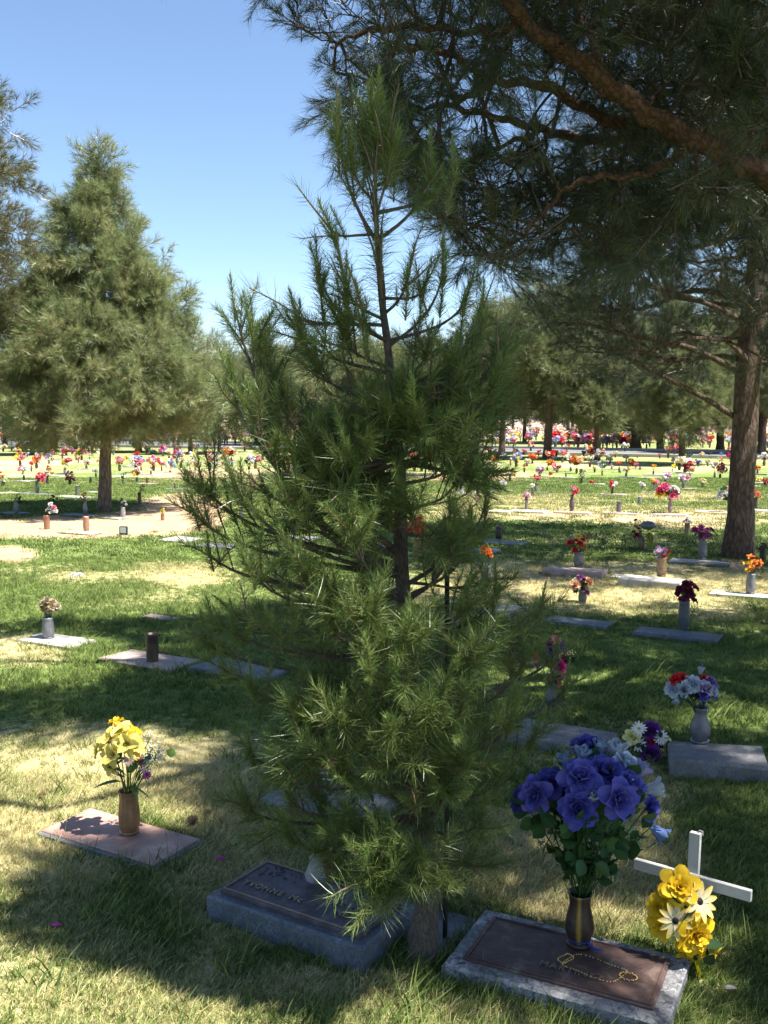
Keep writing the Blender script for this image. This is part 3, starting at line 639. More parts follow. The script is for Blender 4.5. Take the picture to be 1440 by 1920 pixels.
# pine with a leaning trunk on the left
b = G(195, 960); pine(b, 5.9, .11, [(0, 1.4), (.06, 1.7), (.25, 1.72), (.42, 1.32), (.6, .95), (.75, .60), (.86, .26), (.95, .12), (1, .02)], 1.35, NG_LEFT, M_BARK_GREY,
     'broad green pine with a leaning trunk on bare soil at the left', 6, 420, 8, .3, (.12, 0), .9, -.9, clump_r=.27, twig_r=.007, droop=.05)
pine(Vector((-7.9, 14.5, 0)), 8.2, .17, [(0, 2.0), (.2, 2.9), (.5, 2.7), (.75, 1.9), (1, .4)], 3.1, NG_BROWN, M_BARK, 'brownish pine whose branch tips reach in at the left edge', 21, 230, 10, .3, clump_r=.36, twig_r=.008)
BGT = [  # trunk px, base py, trunk width px, top py, half width px, crown bottom py, kind, label
 (943, 853, 13, 615, 62, 770, 0, 'pine with a doubled dark trunk standing beside the road'),
 (1027, 860, 17, 560, 80, 770, 0, 'tallest pine before the road, thick straight trunk in front of the asphalt'),
 (1117, 862, 11, 690, 48, 800, 0, 'small conical pine on the lawn before the road'),
 (1190, 843, 19, 690, 62, 820, 2, 'dark dense tree with a thick black trunk beyond the road'),
 (1277, 871, 13, 640, 82, 805, 0, 'pine with a tapering trunk, nearest to the thick rough trunk at the right'),
 (1238, 844, 13, 600, 80, 810, 0, 'pine with a dark stubby trunk right across the road'),
 (1352, 846, 15, 610, 95, 800, 0, 'pine with a forked trunk just left of the thick rough trunk'),
 (873, 856, 8, 640, 72, 815, 1, 'olive brown pine with a thin trunk showing right of the young pine'),
 (708, 893, 13, 665, 150, 800, 0, 'dark pine hidden behind the young pine, slim trunk on the mid lawn'),
 (1085, 832, 8, 600, 75, 800, 0, 'grey green pine among the graves beyond the road'),
 (1205, 830, 7, 640, 60, 790, 3, 'bright green leafy tree among the pines at the right'),
 (1150, 829, 7, 615, 70, 800, 0, 'pine in the far row between the small conical pine and the dark tree'),
 (985, 829, 7, 640, 60, 795, 0, 'pine in the far row left of the tallest pine'),
 (1430, 850, 16, 560, 110, 790, 0, 'pine at the right edge beyond the thick rough trunk'),
 (60, 853, 9, 640, 70, 800, 0, 'pine with a thin trunk left of the leaning pine, before the road'),
 (8, 838, 9, 600, 60, 800, 1, 'pine at the left edge near the road'),
 (103, 840, 8, 690, 60, 815, 0, 'pine seen under the crown of the leaning pine, left of its trunk'),
 (142, 846, 8, 680, 60, 815, 0, 'pine with a thin trunk closest on the left to the leaning trunk'),
 (262, 848, 11, 680, 60, 810, 0, 'pine with a thick dark trunk right of the leaning trunk'),
 (358, 852, 8, 690, 60, 815, 1, 'olive pine with a thin trunk between the leaning pine and the young pine'),
 (411, 850, 7, 650, 62, 815, 0, 'pine showing at the left edge of the young pine'),
 (500, 835, 7, 655, 60, 805, 0, 'pine behind the upper left of the young pine'),
 (560, 832, 7, 645, 55, 800, 0, 'pine behind the middle of the young pine, left of its trunk'),
 (640, 830, 7, 670, 60, 800, 0, 'pine far behind the young pine trunk'),
 (800, 830, 7, 650, 70, 800, 0, 'pine far behind the right side of the young pine'),
]
for i, (px, py, tw, ty, hw, cb, kd, lab) in enumerate(BGT):
    if px > 850: ty -= 45
    if i % 3 == 0: ty -= 15
    b = G(px, py); d = b.y; H = EYE - (ty - HZ) / F * d * 1.0; H = P3(px, ty, d).z; r_ = hw / F * d; z0 = max(1.0, P3(px, cb, d).z)
    ng = {0: NG_FAR, 1: NG_BROWN, 2: NG_DARK, 3: NG_LEAFY}[kd]
    prof = [(0, r_ * .55), (.12, r_ * .95), (.35, r_), (.6, r_ * .8), (.82, r_ * .5), (1, r_ * .08)]
    vol = r_ * r_ * (H - z0); pine(b, H, tw / F * d * .5, prof, z0, ng, M_BARK if kd != 2 else M_BARK, lab, 30 + i, int(min(260, 60 + vol * 3.6)), 9, .5, group='pines along the road', clump_r=.5, twig_r=.016)
# far belt of trees behind the graves, too far to tell apart
def far_belt():
    P_, D_, S_, I_ = [], [], [], []; mb = MB()
    for k in range(70):
        x = -75 + 150 * (k + rnd.random()) / 70; y = rnd.uniform(118, 142); H = rnd.uniform(5.5, 8.5) * (1.15 if rnd.random() < .3 else 1); r_ = rnd.uniform(2, 3.4)
        tube(mb, [(x, y, -.1), (x + rnd.gauss(0, .1), y, H * .7)], [rnd.uniform(.18, .3), .08], 6)
        for _ in range(90):
            t = rnd.random(); a = rnd.uniform(0, 6.283); q = r_ * (1 - t ** 2 * .75) * math.sqrt(rnd.random()); z = 1.9 + (H - 1.9) * t
            dd = Vector((math.cos(a), math.sin(a), .6)).normalized(); P_.append((x + math.cos(a) * q, y + math.sin(a) * q, z)); D_.append(dd); S_.append(rnd.uniform(1.7, 2.6)); I_.append(rnd.randrange(2))
    o = scatter('far_treeline', P_, D_, S_, I_, NG_FAR); tag(o, 'far belt of pines closing the view beyond the graves', 'trees', kind='stuff')
    t = obj('trunks', mb, M_BARK, o); t['kind'] = 'stuff'
far_belt()
# ------------------------------------------------------------------ the young pine
TRUNK = [(786, 1812, .062), (790, 1780, .048), (800, 1700, .036), (800, 1640, .033), (792, 1500, .030), (778, 1350, .027), (766, 1200, .024), (752, 1060, .021), (752, 950, .017), (750, 870, .015), (737, 760, .013), (728, 660, .011), (716, 560, .009), (708, 460, .0075), (705, 380, .005), (703, 310, .004), (702, 260, .0035), (700, 215, .003)]
def young_pine():
    root = link('young_pine', None, loc=(YB.x, YB.y, 0)); inv = -Vector((YB.x, YB.y, 0))
    tag(root, 'young pine sapling about head height in the centre, growing beside a thin black stake', 'tree')
    pts = [P3(x, y, YB.y) for (x, y, r_) in TRUNK]; pts[0].z = -.03
    tk = catmull(pts, 3); rs = np.interp(np.linspace(0, len(TRUNK) - 1, len(tk)), range(len(TRUNK)), [t[2] for t in TRUNK])
    mb = MB(); tube(mb, [p + inv for p in tk], list(rs), 12, wob=.22); obj('trunk', mb, M_BARK_YOUNG, root, smooth=True)
    zs = [p.z for p in tk]
    def axis(z): return Vector((float(np.interp(z, zs, [p.x for p in tk])), YB.y, z))
    mbl = MB(); P1, D1, S1, I1 = [], [], [], []
    # tip px, tip py, depth, attach py, shoots, curl up, kind
    BR = [(632, 172, 2.72, 455, 12, 'c'), (808, 250, 2.80, 450, 11, 'c'), (622, 372, 2.66, 440, 3, 'c'), (680, 180, 2.78, 330, 5, 'c'), (728, 200, 2.70, 320, 5, 'c'), (742, 232, 2.8, 350, 4, 'c'), (660, 235, 2.72, 380, 4, 'c'), (850, 262, 2.85, 400, 4, 'c'),
          (597, 452, 2.70, 640, 9, 'c'), (556, 530, 2.60, 610, 6, 'c'), (648, 470, 2.55, 600, 8, 'c'), (680, 520, 2.5, 640, 8, 'c'), (765, 450, 2.66, 590, 7, 'c'), (796, 482, 2.86, 560, 4, 'c'), (832, 448, 2.74, 650, 9, 'c'), (875, 500, 2.80, 640, 6, 'c'), (905, 522, 2.62, 740, 10, 'c'), (950, 590, 2.7, 800, 9, 'c'), (930, 660, 2.55, 830, 9, 'm'), (890, 560, 2.9, 740, 7, 'c'), (925, 720, 2.8, 880, 8, 'm'),
          (640, 560, 2.62, 690, 9, 'm'), (560, 560, 2.85, 700, 8, 'm'), (590, 620, 2.62, 760, 9, 'm'), (945, 612, 2.8, 760, 8, 'm'), (860, 610, 2.55, 760, 9, 'm'), (800, 600, 2.95, 720, 7, 'm'),
          (437, 508, 2.62, 1040, 20, 'l'), (465, 532, 2.66, 1000, 14, 'l'), (500, 600, 2.75, 960, 12, 'l'), (425, 640, 2.5, 1050, 15, 'l'), (470, 700, 2.4, 1080, 15, 'l'), (520, 720, 2.5, 1000, 12, 'l'),
          (378, 850, 2.7, 1060, 13, 'm'), (364, 905, 2.6, 1080, 13, 'm'), (440, 850, 2.35, 1080, 13, 'm'), (390, 980, 2.5, 1120, 12, 'm'), (560, 850, 2.35, 1080, 11, 'm'), (610, 760, 2.5, 960, 12, 'm'), (660, 912, 2.25, 1130, 10, 'f'), (560, 1000, 2.25, 1160, 10, 'f'), (470, 1010, 2.3, 1160, 12, 'm'),
          (700, 700, 2.5, 860, 10, 'm'), (760, 700, 2.45, 850, 10, 'm'), (830, 700, 2.6, 860, 10, 'm'), (880, 720, 2.8, 880, 10, 'm'), (800, 760, 2.5, 870, 8, 'm'), (650, 800, 2.9, 940, 10, 'm'), (580, 800, 3.1, 950, 9, 'm'), (700, 820, 3.0, 930, 9, 'm'), (860, 830, 2.7, 960, 6, 'f'),
          (855, 930, 2.5, 1130, 6, 'f'), (882, 950, 2.75, 1120, 6, 'f'), (912, 890, 2.9, 1100, 5, 'c'), (930, 1060, 2.6, 1200, 11, 'm'), (870, 1080, 2.4, 1180, 8, 'm'), (1015, 1095, 2.9, 1240, 7, 'm'), (960, 1130, 2.7, 1260, 8, 'm'), 
          (760, 1130, 2.15, 1230, 15, 'f'), (690, 1090, 2.2, 1200, 12, 'f'), (610, 1100, 2.25, 1220, 12, 'm'), (520, 1130, 2.35, 1240, 11, 'm'), (440, 1130, 2.5, 1230, 10, 'm'), (400, 1110, 2.6, 1190, 8, 'm'), (385, 1150, 2.75, 1280, 8, 'm'), (420, 1200, 2.6, 1330, 9, 'm'), (470, 1230, 2.4, 1340, 9, 'm'),
          (885, 1160, 2.25, 1300, 11, 'f'), (692, 1180, 2.15, 1330, 9, 'f'), (795, 1280, 2.15, 1380, 12, 'f'), (640, 1290, 2.15, 1370, 11, 'f'), (730, 1330, 2.1, 1400, 13, 'f'), (550, 1280, 2.3, 1380, 9, 'f'), (870, 1250, 2.2, 1370, 8, 'm'), (980, 1190, 2.6, 1360, 8, 'm'), (1060, 1240, 2.85, 1400, 8, 'm'), (1040, 1180, 3.0, 1340, 7, 'm'),
          (870, 1360, 2.2, 1450, 9, 'f'), (820, 1380, 2.3, 1450, 7, 'm'), (630, 1370, 2.2, 1440, 9, 'f'), (580, 1350, 2.25, 1450, 8, 'f'), (530, 1390, 2.3, 1470, 8, 'm'), (470, 1360, 2.5, 1460, 8, 'm'), (1000, 1330, 2.7, 1460, 8, 'm'), (940, 1400, 2.5, 1500, 8, 'm'), (960, 1290, 2.4, 1430, 8, 'm'),
          (455, 1455, 2.5, 1540, 8, 'f'), (540, 1440, 2.35, 1530, 9, 'm'), (600, 1450, 2.6, 1540, 8, 'm'), (660, 1490, 2.25, 1560, 7, 'f'), (780, 1440, 2.25, 1520, 7, 'm'), (830, 1420, 2.35, 1520, 7, 'f'), (900, 1480, 2.5, 1560, 7, 'm'), (540, 1510, 2.35, 1590, 8, 'm'), (610, 1560, 2.4, 1620, 7, 'm'), (880, 1560, 2.7, 1620, 5, 'm'),
          (735, 1535, 2.2, 1640, 16, 'f'), (795, 1560, 2.25, 1640, 11, 'f'), (690, 1580, 2.15, 1640, 9, 'f'), (700, 1600, 2.25, 1630, 8, 'f')]
    for k in range(16):                                                  # branches on the far side
        ay = rnd.uniform(820, 1500); sp = 240 * math.sin((ay - 500) / 1100 * math.pi) + 40
        BR.append((760 + rnd.uniform(-1, 1) * sp, ay - rnd.uniform(60, 150), YB.y + rnd.uniform(.15, .5), ay, 8, 'm'))
    for k in range(27):                                                  # inner branches
        ay = rnd.uniform(720, 930) if k < 15 else rnd.uniform(900, 1500); BR.append((755 + rnd.uniform(-150, 140), ay - rnd.uniform(20, 70), YB.y + rnd.uniform(-.35, .3), ay, 11 if k < 15 else 8, 'm'))
    for bi, (tx, ty, Y, ay, ns, kd) in enumerate(BR):
        if Y < YB.y: Y = YB.y + (Y - YB.y) * .58
        tip = P3(tx, ty, Y) - Vector((0, 0, .085)); A = axis(min(2.4, P3(740, ay, YB.y).z)); d = tip - A; hz = Vector((d.x, d.y, 0))
        drop = .16 if kd == 'f' else .10
        c1 = A + hz * .42 + Vector((0, 0, d.z * .22)); c2 = A + hz * .86 + Vector((0, 0, d.z * .52 - drop * .25)); L = d.length
        path = []
        for j in range(11):
            t = j / 10; path.append(A * (1 - t) ** 3 + c1 * 3 * t * (1 - t) ** 2 + c2 * 3 * t * t * (1 - t) + tip * t ** 3)
        r0 = .0035 + .009 * min(1, L / .9)
        br = MB(); tube(br, [p + inv for p in path], [r0 + (.0026 - r0) * j / 10 for j in range(11)], 6, wob=.2)
        bo = obj('branch', br, M_BARK_YOUNG, root, smooth=True)
        P_, D_, S_, I_ = [], [], [], []
        def put(p, dd, s, i):
            if kd != 'c' and rnd.random() < .035: i = 6
            P_.append(p + inv - dd * .012); D_.append(dd); S_.append(s); I_.append(i)
        nseg = max(3, int(ns * (.38 if kd == 'c' else .8 if kd == 'l' else .85 if kd == 'f' else .75 if ty < 900 else .5 if ty < 1120 else .3)))
        for j in range(nseg):
            t = (.30 if kd != 'c' else .42) + (.66 if kd != 'c' else .52) * (j + rnd.random() * .6) / nseg
            f = t * 10; i0 = min(9, int(f)); p = path[i0].lerp(path[i0 + 1], f - i0); td = (path[i0 + 1] - path[i0]).normalized()
            u, v = frame(td); a = rnd.uniform(0, 6.283); sd_ = (u * math.cos(a) + v * math.sin(a))
            dd = (td * .6 + sd_ * rnd.uniform(.35, .9) + Vector((0, 0, rnd.uniform(.3, .9)))).normalized()
            if kd == 'c': 
                put(p, dd, rnd.uniform(.55, .9), rnd.choice((0, 1, 1, 5))) if rnd.random() < .75 else None
                put(p, td, .8, 5) if rnd.random() < .6 else None
            else:
                tl = rnd.uniform(.03, .09) * (1.3 - t * .6); q = p + dd * tl
                twig = MB(); tube(mbl, [p + inv, q + inv], [.0026, .002], 4, cap=False)
                put(q, dd, rnd.uniform(.7, 1.05), rnd.choice((1, 2, 2, 3, 0) if t > .55 else (2, 3, 4, 3)))
                if rnd.random() < (.55 if kd == 'f' else .22): put(p, (td + sd_ * .8 + Vector((0, 0, -.1 if kd == 'f' else .1))).normalized(), rnd.uniform(.7, 1.1), rnd.choice((3, 4, 2)))
        td = (path[-1] - path[-2]).normalized(); up = (td * .5 + Vector((0, 0, 1))).normalized()
        put(path[-1] - up * .04, up, rnd.uniform(.9, 1.15), 0)
        if kd == 'c':
            put(path[-1] - up * .12, up, 1.1, rnd.choice((0, 2))); put(path[-2], td, 1.0, 2 if rnd.random() < .35 else 5)
            for q in range(rnd.choice((0, 1, 2))):
                sd_ = Vector((rnd.uniform(-1, 1), rnd.uniform(-1, 1), 0)).normalized(); put(path[-2] + Vector((0, 0, -.02)), (up + sd_ * .55).normalized(), rnd.uniform(.7, .95), rnd.choice((0, 1)))
        else:
            for q in range(2 if kd == 'f' else 1):
                sd_ = Vector((rnd.uniform(-1, 1), rnd.uniform(-1, 1), 0)).normalized(); put(path[-2], (up * .8 + sd_ * .8).normalized(), rnd.uniform(.7, .95), rnd.choice((0, 1, 2)))
            put(path[-2], td, 1.0, 3)
        s_ = scatter('needles', P_, D_, S_, I_, NG_YOUNG, bo)
    obj('twigs', mbl, M_BARK_YOUNG, root)['kind'] = 'stuff'
    P_, D_, S_, I_ = [], [], [], []
    for z in np.linspace(P3(705, 600, YB.y).z, P3(700, 250, YB.y).z, 17):  # needles straight on the leader
        p = axis(z); P_.append(p + inv); a = rnd.uniform(0, 6.28)
        hi = z > P3(700, 300, YB.y).z
        D_.append(Vector((.1 * math.cos(a), .1 * math.sin(a), 1)).normalized() if hi else Vector((.25 * math.cos(a), .25 * math.sin(a), 1)).normalized()); S_.append(rnd.uniform(.9, 1.1)); I_.append((2 if rnd.random() < .6 else 0) if hi else 5)
    for k in range(3): P_.append(P3(701, 252 - k * 9, YB.y) + inv); D_.append(Vector((rnd.uniform(-.3, .3), rnd.uniform(-.3, .3), 1)).normalized()); S_.append(1.1); I_.append(0)
    scatter('needles', P_, D_, S_, I_, NG_YOUNG, root)
young_pine()
# thin black stake
q = G(834, 1765); mb = MB(); tube(mb, [(0, 0, -.05), (.004, 0, .5), (0, .01, 1.18)], [.0075, .0075, .0075], 8)
tag(obj('metal_stake', mb, M_BLACKMETAL, loc=(q.x, q.y, 0)), 'thin black metal stake standing right beside the young pine trunk', 'stake')
# ------------------------------------------------------------------ grave markers
FOOT = []                                             # footprints, so grass does not grow through them
def txt(body, size, ext, parent, loc, mat, ax='CENTER'):
    c = bpy.data.curves.new('lettering', 'FONT'); c.body = body; c.size = size; c.extrude = ext; c.align_x = ax; c.align_y = 'CENTER'; c.space_character = 1.15; c.resolution_u = 3; c.offset = 0
    t = bpy.data.objects.new('t', c); sc.collection.objects.link(t); bpy.context.view_layer.update()
    me = bpy.data.meshes.new_from_object(t.evaluated_get(bpy.context.evaluated_depsgraph_get())); bpy.data.objects.remove(t); me.name = 'lettering'
    me.materials.clear(); me.materials.append(mat); return link('lettering', me, parent, loc=loc)
def marker(cx, cy, L, W_, ang, z1, mat, label, group=None, plaque=None, tilt=(0, 0), lip=None, bev=.008, jit=.003):
    FOOT.append((cx, cy, L / 2 - .012, W_ / 2 - .012, R(ang)))
    root = link('grave_marker', None, loc=(cx, cy, 0), rot=(tilt[0], tilt[1], R(ang))); tag(root, label, 'grave marker', group)
    mb = MB(); box(mb, -L / 2, L / 2, -W_ / 2, W_ / 2, -.06, z1, bev, jit=jit); obj('stone_base', mb, mat, root)
    if plaque:
        pm, inset, th = plaque; a, b_ = L / 2 - inset, W_ / 2 - inset
        mb = MB(); box(mb, -a, a, -b_, b_, z1 + .0005, z1 + th, .004); obj('plaque', mb, pm, root)
    return root
# raised blue-grey marker with a bronze plate and name
mk = marker(-.235, 2.915, .60, .30, -32, .085, M_GRANITE_BLUE, 'raised blue grey granite marker with dark bronze name plate left of the young pine trunk', plaque=(M_BRONZE_DARK, .032, .014), jit=.002)
zt = .0995; mb = MB()
for (x0, x1, y0, y1) in ((-.262, .262, -.112, -.106), (-.262, .262, .106, .112), (-.262, -.256, -.106, .106), (.256, .262, -.106, .106)): box(mb, x0, x1, y0, y1, zt, zt + .004, .001)
obj('plate_rim', mb, M_LETTER_DIM, mk)
txt('YVONNE  Mc', .036, .0022, mk, (-.115, -.045, zt + .0022), M_LETTER); txt('NEY', .036, .0022, mk, (.165, -.045, zt + .0022), M_LETTER_DIM)
mb = MB()                                             # small raised sprays and two worn lines of date figures on the plate
for k in range(46):
    s = -1 if k % 2 else 1; x = s * rnd.uniform(.09, .24); y = rnd.uniform(.02, .09) if s < 0 else rnd.uniform(-.01, .095); l = rnd.uniform(.008, .02); a = rnd.uniform(0, 3.14)
    tube(mb, [(x, y, zt + .001), (x + l * math.cos(a), y + l * math.sin(a), zt + .003)], [.003, .0012], 5)
obj('relief_sprays', mb, M_BRONZE_DARK, mk)
# marbled marker with reddish brown plate
mz = marker(.525, 2.63, .63, .35, -26.5, .050, M_GRANITE_MARBLED, 'marbled granite marker with reddish brown plate and bead necklace at the bottom right', plaque=(M_BRONZE_BROWN, .045, .008), jit=.002)
txt('MARTINEZ', .034, .0016, mz, (.03, -.062, .0605), M_LETTER_DIM)
mb = MB()
for (x0, x1, y0, y1) in ((-.262, .262, -.124, -.119), (-.262, .262, .119, .124), (-.262, -.257, -.119, .119), (.257, .262, -.119, .119)): box(mb, x0, x1, y0, y1, .0585, .062, .001)
obj('plate_rim', mb, M_BRONZE_BROWN, mz)
# reddish flat marker
marker(-1.005, 3.525, .60, .27, -30, .022, M_GRANITE_GREY, 'flat reddish bronze marker under the yellow lily bouquet at the left', plaque=(M_BRONZE_RED, .012, .006), jit=.002)
# bluish flush marker right of the young pine trunk
marker(.10, 2.90, .34, .26, -30, .012, M_GRANITE_BLUE, 'flush blue grey stone mostly hidden behind the base of the young pine', jit=.002)
def mk_px(px, py, L, W_, ang, z1, mat, label, group=None, **k):
    g = G(px, py, z1); return marker(g.x, g.y, L, W_, ang, z1, mat, label, group, **k)
NEARM = [ # centre px,py, L, W, angle, height, material, label
 (1345, 1412, .42, .28, -14, .085, M_GRANITE_GREY, 'raised weathered grey marker under the rose bouquet at the right edge'),
 (1050, 1375, .50, .32, -29, .05, M_GRANITE_GREY, 'streaked weathered grey marker in shade behind the blue rose bouquet'),
 (105, 1199, .52, .26, -29, .022, M_STONE_PALE, 'pale flat marker under the grey vase of dried roses'),
 (282, 1236, .62, .30, -29, .02, M_STONE_PINK, 'shaded marker half sunk in grass under the empty bronze vase'),
 (450, 1252, .60, .30, -29, .03, M_GRANITE_BLUE, 'blue grey marker seen behind the lower left of the young pine'),
 (943, 1141, .32, .40, -29, .02, M_GRANITE_BLUE, 'small blue grey marker in shade just right of the young pine'),
 (1085, 1165, .50, .26, -29, .03, M_GRANITE_BLUE, 'flat blue grey marker in the deep shade between pine tip and burgundy bouquet'),
 (1270, 1187, .60, .26, -29, .035, M_GRANITE_BLUE, 'grey blue marker in shade under the burgundy bouquet'),
 (1078, 1067, .62, .22, -29, .07, M_STONE_PINK, 'raised pale stone slab under the red and yellow bouquet'),
 (1222, 1085, .58, .24, -29, .075, M_STONE_PALE, 'raised pale stone slab under the lilac and red bouquet in a tan vase'),
 (1165, 1080, .18, .16, -29, .03, M_STONE_PALE, 'small flat stone between the two raised slabs'),
 (1400, 1114, .62, .22, -29, .03, M_STONE_PALE, 'pale marker under the orange and yellow bouquet at the right edge'),
 (1310, 1052, .62, .30, -29, .03, M_GRANITE_GREY, 'grey marker in tree shade under the purple bouquet'),
 (945, 1016, .62, .3, -29, .03, M_GRANITE_GREY, 'shaded grey marker under the small purple bouquet'),
 (340, 1010, .46, .40, -29, .025, M_STONE_PALE, 'bright pale marker alone on the green lawn at the left'),
 (155, 997, .62, .34, -29, .02, M_STONE_SAND, 'sandy flat marker under the empty terracotta urn'),
 (215, 969, .46, .3, -29, .025, M_STONE_PALE, 'white marker under the white vase right of the leaning trunk'),
 (150, 965, .62, .3, -29, .03, M_GRANITE_BLUE, 'blue white marker in the shade left of the leaning trunk'),
 (28, 961, .5, .3, -29, .03, M_GRANITE_BLUE, 'bluish marker in tree shade near the left edge'),
 (410, 1022, .5, .34, -29, .025, M_GRANITE_GREY, 'pale marker glimpsed at the left of the young pine'),
 (1040, 1320, .01, .01, 0, .001, None, ''),
 (620, 1500, .55, .30, -29, .015, M_GRANITE_GREY, 'pale marker glimpsed through the lower needles of the young pine'),
 (720, 1020, .5, .3, -29, .03, M_STONE_PALE, 'pale marker behind the young pine trunk'),
 (300, 1157, .30, .12, -29, .012, M_STONE_PINK, 'brown sunken stone at the edge of the shade on the lawn'),
 (895, 1030, .5, .3, -29, .03, M_STONE_PALE, 'light marker behind the right side of the young pine')]
for (px, py, L, W_, a, z1, m_, lab) in NEARM:
    if m_: mk_px(px, py, L, W_, a, z1, m_, lab, jit=.006)
# ------------------------------------------------------------------ flowers
def petal(mb, l, wd, open_, cup, curl, az, col0, col1, base=0.0, nv=4, pw=.75, zoff=0.0, point=.0):
    """petal growing from the flower axis; open_ = angle from the axis at the base (rad), curl = extra bending towards the tip"""
    vs = []; cs = []; ca, sa = math.cos(az), math.sin(az); x, z = base, zoff; nu = 2
    for j in range(nv + 1):
        t = j / nv; ang = open_ + curl * t
        if j: x += math.sin(ang) * l / nv; z += math.cos(ang) * l / nv
        wj = wd * max(.12, math.sin(math.pi * min(1, .12 + .80 * t) ** pw)) * (1 - point * t * t)
        for i in range(-nu, nu + 1):
            s = i / nu; y = s * wj * .5; off = cup * wd * (s * s) * (1 - .3 * t)
            px_ = x - math.cos(ang) * off * 1.0; pz = z + math.sin(ang) * off
            vs.append((px_ * ca - y * sa, px_ * sa + y * ca, pz)); cs.append(tuple(col0[k] + (col1[k] - col0[k]) * t for k in range(3)))
    w_ = 2 * nu + 1; fs = [(j * w_ + i, j * w_ + i + 1, (j + 1) * w_ + i + 1, (j + 1) * w_ + i) for j in range(nv) for i in range(w_ - 1)]
    mb.add(vs, fs, cs)
def shade(c, k): return tuple(min(1, x * k) for x in c)
def fl_rose(c, rr):
    mb = MB()
    for i, (n, op, l, wd, cu) in enumerate([(3, .0, .66, .42, .1), (4, .14, .74, .60, .25), (5, .32, .84, .80, .45), (5, .58, .95, .95, .8), (5, .95, 1.05, 1.05, 1.0)]):
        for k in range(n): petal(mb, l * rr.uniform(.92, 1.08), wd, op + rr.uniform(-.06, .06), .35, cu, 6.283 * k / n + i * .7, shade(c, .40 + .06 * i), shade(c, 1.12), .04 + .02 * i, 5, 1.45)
    for k in range(5): petal(mb, .5, .22, 1.4, .1, .6, 1.256 * k, (.06, .12, .03), (.08, .16, .04), .03, 3, .8, -.02, .6)
    return mb
def fl_bud(c, rr):
    mb = MB()
    for i, (n, op, l, wd, cu) in enumerate([(3, .02, .95, .5, .0), (4, .12, 1.05, .65, .12), (4, .28, 1.08, .7, .45)]):
        for k in range(n): petal(mb, l, wd, op, .4, cu, 6.283 * k / n + i * .8, shade(c, 1.25), shade(c, .72), .05, 5, 1.2)
    for k in range(4): petal(mb, .45, .16, .5, .1, .5, 1.57 * k, (.06, .12, .03), (.08, .16, .04), .04, 3, .8, -.05, .6)
    return mb
def fl_daisy(c, rr, n=13, cen=(.6, .42, .05), c2=None, l=.9, wd=.27):
    mb = MB()
    for k in range(n): petal(mb, l * rr.uniform(.9, 1.05), wd, 1.25 + rr.uniform(-.12, .12), .12, .35, 6.283 * k / n, c2 or c, c, .1, 5, 1.15, 0, .1)
    lathe(mb, [(.17, -.02), (.19, .05), (.12, .11), (.02, .13)], 10, cen); return mb
def fl_peony(c, rr):
    mb = MB()
    for i, (n, op, l, wd, cu) in enumerate([(7, .1, .45, .28, .5), (9, .4, .55, .32, .5), (8, .75, .65, .45, .4), (6, 1.1, .92, .72, .5), (6, 1.4, 1.0, .78, .5)]):
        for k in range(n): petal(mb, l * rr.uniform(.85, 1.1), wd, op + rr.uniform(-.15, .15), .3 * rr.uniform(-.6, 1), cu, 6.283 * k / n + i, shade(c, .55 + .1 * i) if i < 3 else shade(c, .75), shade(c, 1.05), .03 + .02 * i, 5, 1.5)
    return mb
def fl_lily(c, rr):
    mb = MB()
    for k in range(6): petal(mb, 1.15 * rr.uniform(.9, 1.1), .82, .30 + .25 * (k % 2), .34, 1.15 + .3 * (k % 2), 1.047 * k + rr.uniform(-.15, .15), shade(c, .75), c, .05, 6, 1.25, 0, .15)
    for k in range(5): a = 1.256 * k; tube(mb, [(0, 0, 0), (.12 * math.cos(a), .12 * math.sin(a), .4), (.2 * math.cos(a), .2 * math.sin(a), .62)], [.02, .015, .03], 4, (.5, .3, .05))
    return mb
def fl_carn(c, rr):
    mb = MB()
    for i in range(5):
        n = 6 + i
        for k in range(n): petal(mb, .35 + .14 * i, .34, .15 + .32 * i + rr.uniform(-.12, .12), .25 * rr.choice((-1, 1)), .45, 6.283 * k / n + i * .5, shade(c, .55), shade(c, 1.0 + rr.uniform(-.1, .1)), .02, 3, .6)
    return mb
def fl_tuft(c, rr):
    mb = MB()
    for k in range(16):
        p = Vector((rr.gauss(0, .4), rr.gauss(0, .4), rr.gauss(.2, .35))); lathe_pts = MB(); s = rr.uniform(.12, .2)
        vs = [p + Vector(d) * s for d in ((1, 0, 0), (0, 1, 0), (-1, 0, 0), (0, -1, 0), (0, 0, 1), (0, 0, -1))]
        mb.add(vs, [(0, 1, 4), (1, 2, 4), (2, 3, 4), (3, 0, 4), (1, 0, 5), (2, 1, 5), (3, 2, 5), (0, 3, 5)], shade(c, rr.uniform(.8, 1.1)))
        tube(mb, [(0, 0, -.9), tuple(p)], [.012, .01], 3, (.12, .16, .06), cap=False)
    return mb
FL = dict(rose=fl_rose, bud=fl_bud, daisy=fl_daisy, peony=fl_peony, lily=fl_lily, carn=fl_carn, tuft=fl_tuft)
_fc = {}
def flower_mesh(kind, c, var=0, **k):
    key = (kind, c, var)
    if key not in _fc: _fc[key] = FL[kind](c, random.Random(hash((kind, var)) % 1000 if False else len(_fc) + 3), **k).mesh('flower', [M_PETAL], True)
    return _fc[key]
def rot_to(d, roll=None):
    q = Vector(d).normalized().to_track_quat('Z', 'Y') @ Quaternion((0, 0, 1), rnd.uniform(0, 6.28) if roll is None else roll); return q.to_euler()
